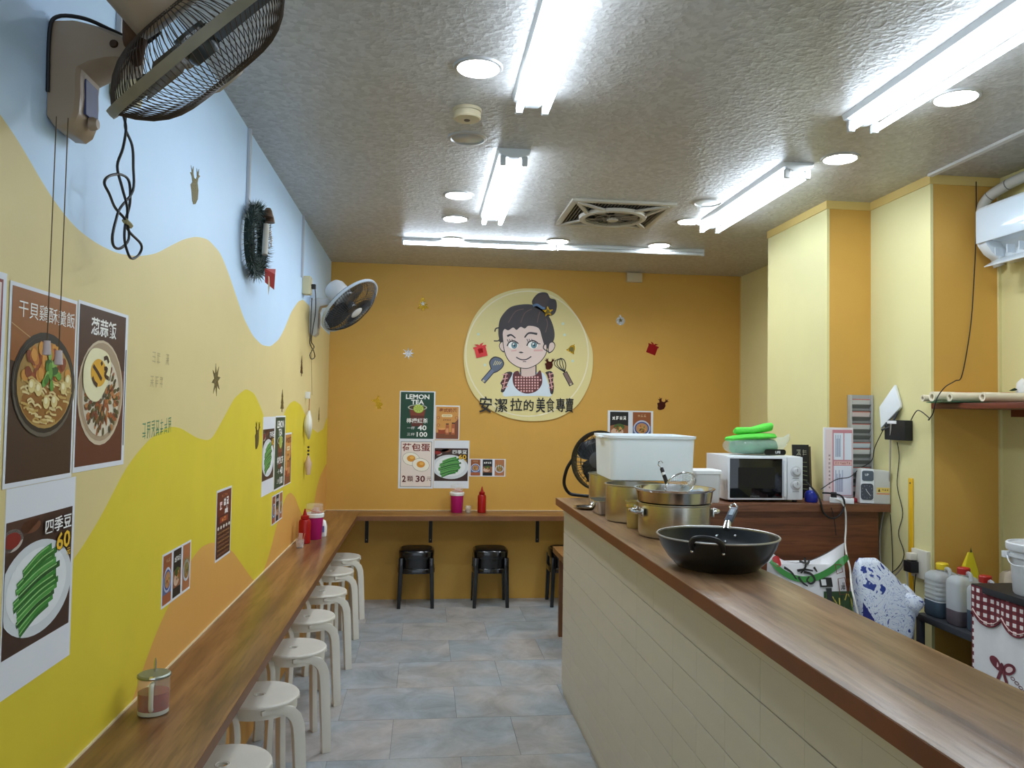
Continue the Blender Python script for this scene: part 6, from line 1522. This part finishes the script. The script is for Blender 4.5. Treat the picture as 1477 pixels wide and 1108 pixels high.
for k in range(3):
    bx = -0.24+k*0.22; 
    for s in (-1, 1):
        dots.ell(bx+s*0.04, 0.535, 0.036, 0.022, (112,44,54), 2, rot=s*0.5); dots.ell(bx+s*0.043, 0.535, 0.02, 0.011, (226,200,200), 3, rot=s*0.5)
        dots.stroke([(bx, 0.525), (bx+s*0.03, 0.475), (bx+s*0.035, 0.435)], 0.018, (112,44,54), 2, smooth=4)
    dots.ell(bx, 0.533, 0.014, 0.016, (96,34,44), 4)
    for i in range(7): dots.stroke([(bx+0.06+0.018*i+0.009*math.cos(a), 0.505-0.012*i+0.006*math.sin(a)) for a in [2*PI*j/10 for j in range(10)]], 0.003, (112,60,66), 2, closed=True)
    dots.ell(bx+0.12, 0.40, 0.02, 0.012, (150,150,60), 2, rot=0.5)
for i in range(len(dots.mb.v)):
    v = dots.mb.v[i]; dots.mb.v[i] = Vector((wave(-v.x)-0.0015-v.z*1.0, -v.x, v.y))
ob('print', dots.mb, print_mat('cloth_print', 0.8), t, smooth=None)['kind'] = 'stuff'
bl = P(1458, 858, Z=KZ)
t = thing('bucket', 'white lidded plastic bucket on the black cabinet top', 'bucket', (3.265, 2.93, KZ))
M_bk = mat('bucket_white', (218,220,222), 0.35)
ob('body', MB().lathe([(0,0),(0.088,0),(0.092,0.006),(0.102,0.15),(0.112,0.152),(0.113,0.165),(0.105,0.166),(0.106,0.178),(0.0,0.178)], 48), M_bk, t)
ob('lid', MB().lathe([(0.104,0.178),(0.115,0.178),(0.117,0.183),(0.117,0.205),(0.113,0.209),(0.104,0.209),(0.102,0.203),(0,0.203)], 48), M_bk, t)
m = MB(); m.tube(spline([(-0.105,0.05,0.165),(-0.128,0.0,0.13),(-0.125,-0.06,0.128),(-0.06,-0.118,0.14),(0.03,-0.13,0.15),(0.10,-0.06,0.165)], 6), 0.0025, 7); ob('wire_handle', m, M_bk, t)
for s in (-1, 1): ob('handle_lug', MB(Matrix.Translation((s*0.106, s*-0.05, 0.158))).box(-0.01,0.01,-0.015,0.015,-0.015,0.012), M_bk, t, bevel=0.003)
# blue and white patterned cloth over the wall by the bucket
def porcelain(name, scale):
    m = bpy.data.materials.new(name); m.use_nodes = True; nt = m.node_tree; b = nt.nodes['Principled BSDF']; L = nt.links.new
    tc = nt.nodes.new('ShaderNodeTexCoord'); n = nt.nodes.new('ShaderNodeTexNoise'); n.inputs['Scale'].default_value = scale; n.inputs['Detail'].default_value = 3; n.inputs['Distortion'].default_value = 3.2
    L(tc.outputs['Object'], n.inputs['Vector'])
    r = nt.nodes.new('ShaderNodeValToRGB'); e = r.color_ramp.elements
    e[0].position = 0.37; e[0].color = rgb(40,62,142); e[1].position = 0.395; e[1].color = rgb(220,228,240)
    for pos, c in ((0.505, (226,232,242)), (0.515, (70,100,180)), (0.53, (226,232,242)), (0.64, (226,232,242)), (0.66, (46,72,156))): k = e.new(pos); k.color = rgb(*c)
    L(n.outputs['Fac'], r.inputs['Fac']); L(r.outputs['Color'], b.inputs['Base Color']); b.inputs['Roughness'].default_value = 0.35
    return m
M_porc = porcelain('porcelain_print', 11)
t = thing('patterned_bag', 'blue and white patterned bag slumped behind the bucket', 'bag', (3.47, 2.93, KZ))
m = MB(); m.loft([[(x, y, 0.0) for x, y in rrect(-0.06,0.12,-0.16,0.14,0.05)], [(x*0.95, y, 0.14) for x, y in rrect(-0.05,0.12,-0.16,0.13,0.05)], [(x, y, 0.24) for x, y in rrect(0.0,0.12,-0.16,0.05,0.03)], [(x, y, 0.36) for x, y in rrect(0.05,0.11,-0.16,-0.06,0.015)]]); ob('body', m, M_porc, t, smooth=60)
ob('gathered_top', MB().tube([(0.08,-0.11,0.355),(0.085,-0.12,0.40)], [0.02,0.03], 10), M_porc, t)

# ================================================================== RICE SACK AND PATTERNED BAG BEHIND THE COUNTER
t = thing('low_bench', 'low wooden bench under the rice sack', 'bench', (2.75, 3.55, 0))
ob('bench_top', MB().box(-0.36, 0.36, -0.19, 0.19, 0.36, 0.39), M_sw, t, bevel=0.003)
for sx in (-1, 1):
    for sy in (-1, 1): ob('leg', MB().box(sx*0.32-0.02, sx*0.32+0.02, sy*0.15-0.02, sy*0.15+0.02, 0, 0.36), M_sw, t)
BZ = 0.39
def P5(x, y): return P(x, y, Y=3.52)
t = thing('rice_sack', 'white rice sack with brush lettering and a green band', 'sack', (2.62, 3.56, BZ), (0, 0, 0))
M_sack = mat('sack_white', (222,220,222), 0.5, bump=0.25, bscale=16)
def zed(y): return P(1170, y, Y=3.5).z-BZ
top_l = P5(1118,790).z-BZ; top_m = P5(1170,797).z-BZ; top_r = P5(1218,785).z-BZ
x0, x1 = P5(1112,800).x-2.62, P5(1224,800).x-2.62
def sackring(dy):
    hw = (x1-x0)/2; f = [-1+2*i/16 for i in range(17)]
    sh = lambda u: -dy*(max(0.0, 1-abs(u)**5))**0.5
    return [(hw*u, sh(u)) for u in f]+[(hw*u, -sh(u)) for u in f[::-1][1:-1]]
rings = []
for z, dy, k in ((0.0, 0.085, 0.92), (0.05, 0.10, 1.0), (0.25, 0.105, 1.02), (0.38, 0.085, 1.0), (0.46, 0.05, 1.0)):
    rings.append([((x0+x1)/2+a*k, b, z) for a, b in sackring(dy)])
def toprow(dz, dy):
    out = []
    for a, b in sackring(dy):
        u = (a+(x1-x0)/2)/(x1-x0)
        zt__ = (top_l*(1-u)+top_r*u)-0.085*math.sin(PI*u**0.75) + dz
        out.append(((x0+x1)/2+a, b, zt__))
    return out
rings.append(toprow(-0.035, 0.028)); rings.append(toprow(0.0, 0.006))
ob('body', MB().loft(rings, cap=False), M_sack, t, smooth=60)
# printed matter on the face towards the room
pz = Pr(); W = x1-x0
def face_y(z): 
    zz = [0.0, 0.05, 0.25, 0.38, 0.46, top_m-0.035]; dd = [0.085, 0.10, 0.105, 0.085, 0.05, 0.028]
    return float(np.interp(z, zz, dd))
gb = [(x0+W*i/20, (top_l*(1-i/20)+top_r*i/20)-0.085*math.sin(PI*(i/20)**0.75)-0.06) for i in range(21)]
pz.stroke(gb, 0.026, (54,128,58), 1); pz.ell(x0+0.07*W, 0.475, 0.02, 0.024, (176,36,40), 1); pz.ell(x0+0.07*W, 0.475, 0.011, 0.013, (226,190,190), 2)
for br in ([(0.36,0.475),(0.45,0.465),(0.50,0.48)], [(0.44,0.49),(0.42,0.455),(0.34,0.425)], [(0.30,0.435),(0.40,0.44),(0.50,0.435)], [(0.38,0.43),(0.47,0.42),(0.50,0.395),(0.44,0.38),(0.40,0.395),(0.44,0.41)], [(0.30,0.41),(0.34,0.385),(0.40,0.37)], [(0.52,0.45),(0.55,0.43)], [(0.14,0.45),(0.22,0.43),(0.27,0.40)]):
    pz.stroke([(x0+a*W, b) for a, b in br], [0.012, 0.006], (30,30,32), 3, smooth=4)
pz.rect(x0+0.56*W, 0.365, x0+0.72*W, 0.405, (28,28,30), 1); pz.rect(x0+0.58*W, 0.372, x0+0.64*W, 0.398, (214,214,216), 2); pz.rect(x0+0.63*W, 0.30, x0+0.70*W, 0.36, (40,42,44), 3)
for s in ([(0.80,0.46),(0.88,0.46),(0.88,0.43),(0.80,0.42)], [(0.80,0.40),(0.89,0.405),(0.90,0.335),(0.80,0.33)]): pz.stroke([(x0+a*W, b) for a, b in s], 0.004, (110,40,36), 2, closed=True)
pz.glyphs(x0+0.85*W, 0.368, 0.03, 0.035, 1, (60,50,50), 3, 80)
rnd = random.Random(12)
pz.rect(x0+0.60*W, 0.06, x0+0.97*W, 0.345, (46,74,40), 1)
for i in range(60): x = x0+W*rnd.uniform(0.61, 0.96); y = rnd.uniform(0.12, 0.325); pz.stroke([(x, y), (x+rnd.uniform(-.02,.02), y+0.03)], 0.006, [(86,120,52),(176,160,70),(40,60,34),(206,186,90)][i % 4], 2)
for i in range(len(pz.mb.v)):
    v = pz.mb.v[i]; pz.mb.v[i] = Vector((v.x, -face_y(v.y)-0.006-v.z*2, v.y))
ob('print', pz.mb, print_mat(), t, smooth=None)['kind'] = 'stuff'
t = thing('patterned_bag', 'blue and white floral bag leaning against the rice sack', 'bag', (2.955, 3.53, BZ))
rings = []
for z, xa, xb, dy in ((0.0,-0.13,0.10,0.07),(0.10,-0.14,0.13,0.085),(0.24,-0.14,0.15,0.085),(0.33,-0.14,0.12,0.07),(0.40,-0.135,0.06,0.05),(0.46,-0.125,0.0,0.03),(0.485,-0.11,-0.03,0.008)):
    rings.append([((xa+xb)/2+a, b, z) for a, b in rrect(-(xb-xa)/2, (xb-xa)/2, -dy, dy, min(dy, (xb-xa)/2)*0.7, 5)])
ob('body', MB().loft(rings), M_porc, t, smooth=60)
ob('crumpled_flap', blob([((0.05,-0.02,0.30),0.03,0.02),((0.09,-0.03,0.30),0.07,0.05),((0.125,-0.03,0.285),0.075,0.065),((0.15,-0.025,0.27),0.06,0.06),((0.168,-0.02,0.26),0.02,0.03)], 20, 9, 0.2), M_porc, t, smooth=60)
ob('blue_panel', MB().add([(-0.142,-0.088,0.02),(-0.02,-0.09,0.02),(-0.09,-0.09,0.22),(-0.143,-0.086,0.30)], [(0,1,2,3)]), mat('royal_blue', (30,40,120), 0.4), t, smooth=None)
# small white container beyond the pots
t = thing('white_canister', 'plain white canister between the tub and the microwave', 'canister', (2.262, 4.03, SZ))
m = MB(); m.loft([rr(0.062,0.06,0.012,0.0), rr(0.066,0.064,0.014,0.005), rr(0.072,0.07,0.016,0.15), rr(0.074,0.072,0.016,0.155)]); ob('body', m, M_white, t, smooth=40)
m = MB(); m.loft([rr(0.077,0.075,0.016,0.152), rr(0.077,0.075,0.016,0.168), rr(0.07,0.068,0.016,0.172)]); ob('lid', m, M_white, t, smooth=40)
# low wooden bench end seen past the serving counter
t = thing('wooden_table', 'low brown wooden table half hidden behind the serving counter', 'table', (2.05, 5.15, 0))
ob('table_top', MB().box(-0.36, 0.36, -0.28, 0.28, 0.57, 0.61), M_woodX, t, bevel=0.003)
for sx in (-1, 1):
    for sy in (-1, 1): ob('leg', MB().box(sx*0.3-0.02, sx*0.3+0.02, sy*0.24-0.02, sy*0.24+0.02, 0, 0.57), M_edge, t)

# ================================================================== ON THE WALL COUNTER
M_redp = mat('red_squeeze_plastic', (160,12,16), 0.3)
M_mag = mat('magenta_plastic', (176,22,104), 0.35)
def squeeze(label, x, y, r=0.036, h=0.145):
    t = thing('squeeze_bottle', label, 'sauce bottle', (x, y, CZ), group='red squeeze bottles')
    ob('bottle', MB().lathe([(0,0),(r-0.003,0),(r,0.004),(r,h-0.015),(r-0.006,h-0.002),(r*0.62,h),(0,h)], 32), M_redp, t)
    ob('collar', MB().lathe([(r*0.62,h),(r*0.68,h+0.003),(r*0.68,h+0.02),(r*0.5,h+0.024),(0,h+0.024)], 28), M_redp, t)
    ob('nozzle', MB().lathe([(r*0.38,h+0.024),(r*0.16,h+0.055),(r*0.10,h+0.064),(0,h+0.065)], 20), M_redp, t)
def cupbox(label, x, y):
    t = thing('domed_container', label, 'container', (x, y, CZ), group='pink domed containers')
    ob('cup', MB().lathe([(0,0),(0.044,0),(0.046,0.003),(0.054,0.140),(0.052,0.140),(0.044,0.005),(0,0.004)], 36), M_mag, t)
    ob('rim', MB().lathe([(0.052,0.136),(0.058,0.138),(0.060,0.158),(0.056,0.164),(0.051,0.162),(0.052,0.136)], 36), M_white, t)
    ob('dome', MB().lathe([(0.053,0.160),(0.053,0.215),(0.046,0.222),(0.0,0.224)], 32), mat('clear_dome', (236,238,236), 0.06, alpha=0.16), t)
    m = MB(); rnd = random.Random(int(x*100)+3)
    for i in range(14):
        a = rnd.uniform(0, 6.28); r = rnd.uniform(0, 0.034); m.box(r*math.cos(a)-0.006, r*math.cos(a)+0.006, r*math.sin(a)-0.004, r*math.sin(a)+0.004, 0.05, rnd.uniform(0.17, 0.2))
    ob('packet', m, mat('packet_pink', (226,190,176), 0.5), t, smooth=None)
    m = MB(); m.tube([(0.056*math.cos(a), 0.056*math.sin(a), 0.180+0.01*math.sin(a*2)) for a in [PI+0.3+2.4*i/10 for i in range(11)]], 0.0016, 6); ob('red_print', m, mat('print_red', (206,90,70), 0.5), t)
squeeze('red squeeze bottle beside the pink domed container on the long wall counter', 0.072, 4.90)
cupbox('pink container with a clear dome on the long wall counter', 0.108, 5.06)
squeeze('red squeeze bottle standing alone on the back counter', 1.259, 6.37, 0.035)
cupbox('pink container with a clear dome on the back counter', 1.057, 6.38)
t = thing('toothpick_cup', 'small clear cup of paper packets and sticks beside the red squeeze bottle', 'cup', (0.070, 4.745, CZ))
ob('glass', MB().lathe([(0,0),(0.022,0),(0.025,0.05),(0.0235,0.05),(0.0205,0.004),(0,0.004)], 24), mat('clear_glass', (236,240,240), 0.04, alpha=0.22), t)
m = MB(); m.bar((0.0,0.004,0.005), (0.004,-0.006,0.085), 0.022, 0.006, (0,1,0)); ob('packet', m, mat('packet_rose', (216,180,170), 0.5), t)
for a in ((-0.012,0.0),(0.014,0.004)): m = MB(); m.tube([(a[0]*0.4,a[1],0.005),(a[0]*1.9,a[1],0.083)], 0.0016, 5); ob('toothpick', m, mat('toothpick_wood', (206,150,90), 0.6), t)
t = thing('small_glass', 'tiny clear glass beside the pink domed container on the back counter', 'glass', (1.148, 6.36, CZ))
ob('glass', MB().lathe([(0,0),(0.022,0),(0.024,0.055),(0.0225,0.055),(0.0205,0.004),(0,0.004)], 24), mat('clear_glass', (236,240,240)), t)
ob('contents', MB().lathe([(0,0.0045),(0.0195,0.0045),(0.021,0.03),(0,0.03)], 20), mat('contents_tan', (176,140,92), 0.6), t)
t = thing('tissue_pack', 'white tissue pack with blue print leaning beyond the pink domed container', 'tissue pack', (0.150, 5.17, CZ))
m = MB(); m.loft([[(x, y, 0.001) for x, y in rrect(-0.02,0.02,-0.03,0.03,0.008)], [(x, y, 0.06) for x, y in rrect(-0.022,0.022,-0.034,0.034,0.01)], [(x, y, 0.095) for x, y in rrect(-0.014,0.014,-0.024,0.024,0.008)], [(x, y, 0.105) for x, y in rrect(-0.004,0.004,-0.012,0.012,0.003)]]); ob('pack', m, M_white, t, smooth=50)
m = MB(); m.prism(rrect(-0.010,0.010,0.03,0.07,0.004), 0.0345, 0.0352); pk = ob('blue_print', m, mat('pack_blue', (96,110,176), 0.5), t); pk.rotation_euler = (PI/2, 0, 0)
# glass sauce jar with a steel lid
t = thing('sauce_jar', 'glass jar of red chilli sauce with a steel lid and spoon', 'sauce jar', (0.082, 2.205, CZ), (0, 0, math.radians(-78)))
def el(rx, ry, z): return [(rx*math.cos(2*PI*i/36), ry*math.sin(2*PI*i/36), z) for i in range(36)]
M_gl = mat('jar_glass', (232,236,228), 0.04, alpha=0.2, coat=0.5)
ob('glass', MB().loft([el(0.036,0.036,0.0), el(0.040,0.040,0.003), el(0.0405,0.0405,0.092), el(0.040,0.040,0.096)]), M_gl, t)
ob('base', MB().loft([el(0.0355,0.0355,0.001), el(0.0385,0.0385,0.003), el(0.0385,0.0385,0.013)]), mat('thick_glass', (206,204,190), 0.08), t)
ob('sauce', MB().loft([el(0.0385,0.0385,0.0135), el(0.039,0.039,0.058)]), mat('chilli_sauce', (150,32,14), 0.2, var=0.2, vscale=60), t)
ob('lid', MB().loft([el(0.041,0.041,0.0965), el(0.042,0.042,0.0975), el(0.042,0.042,0.102), el(0.038,0.038,0.105)]), mat('brushed_lid', (150,156,146), 0.45, 0.9), t)
m = MB(); m.tube(spline([(0.040,0,0.088),(0.058,0,0.086),(0.062,0,0.06),(0.060,0,0.03),(0.041,0,0.022)], 5), 0.006, 10); ob('handle', m, mat('thick_glass', (206,204,190)), t)
ob('thumb_rest', MB().box(0.034, 0.052, -0.008, 0.008, 0.100, 0.107), M_steel2, t, bevel=0.003)
m = MB(); m.tube([(-0.012,0,0.02),(-0.014,0,0.10),(-0.016,0,0.128),(-0.016,0,0.140)], [0.003,0.003,0.004,0.0015], 8); ob('spoon', m, M_steel2, t)
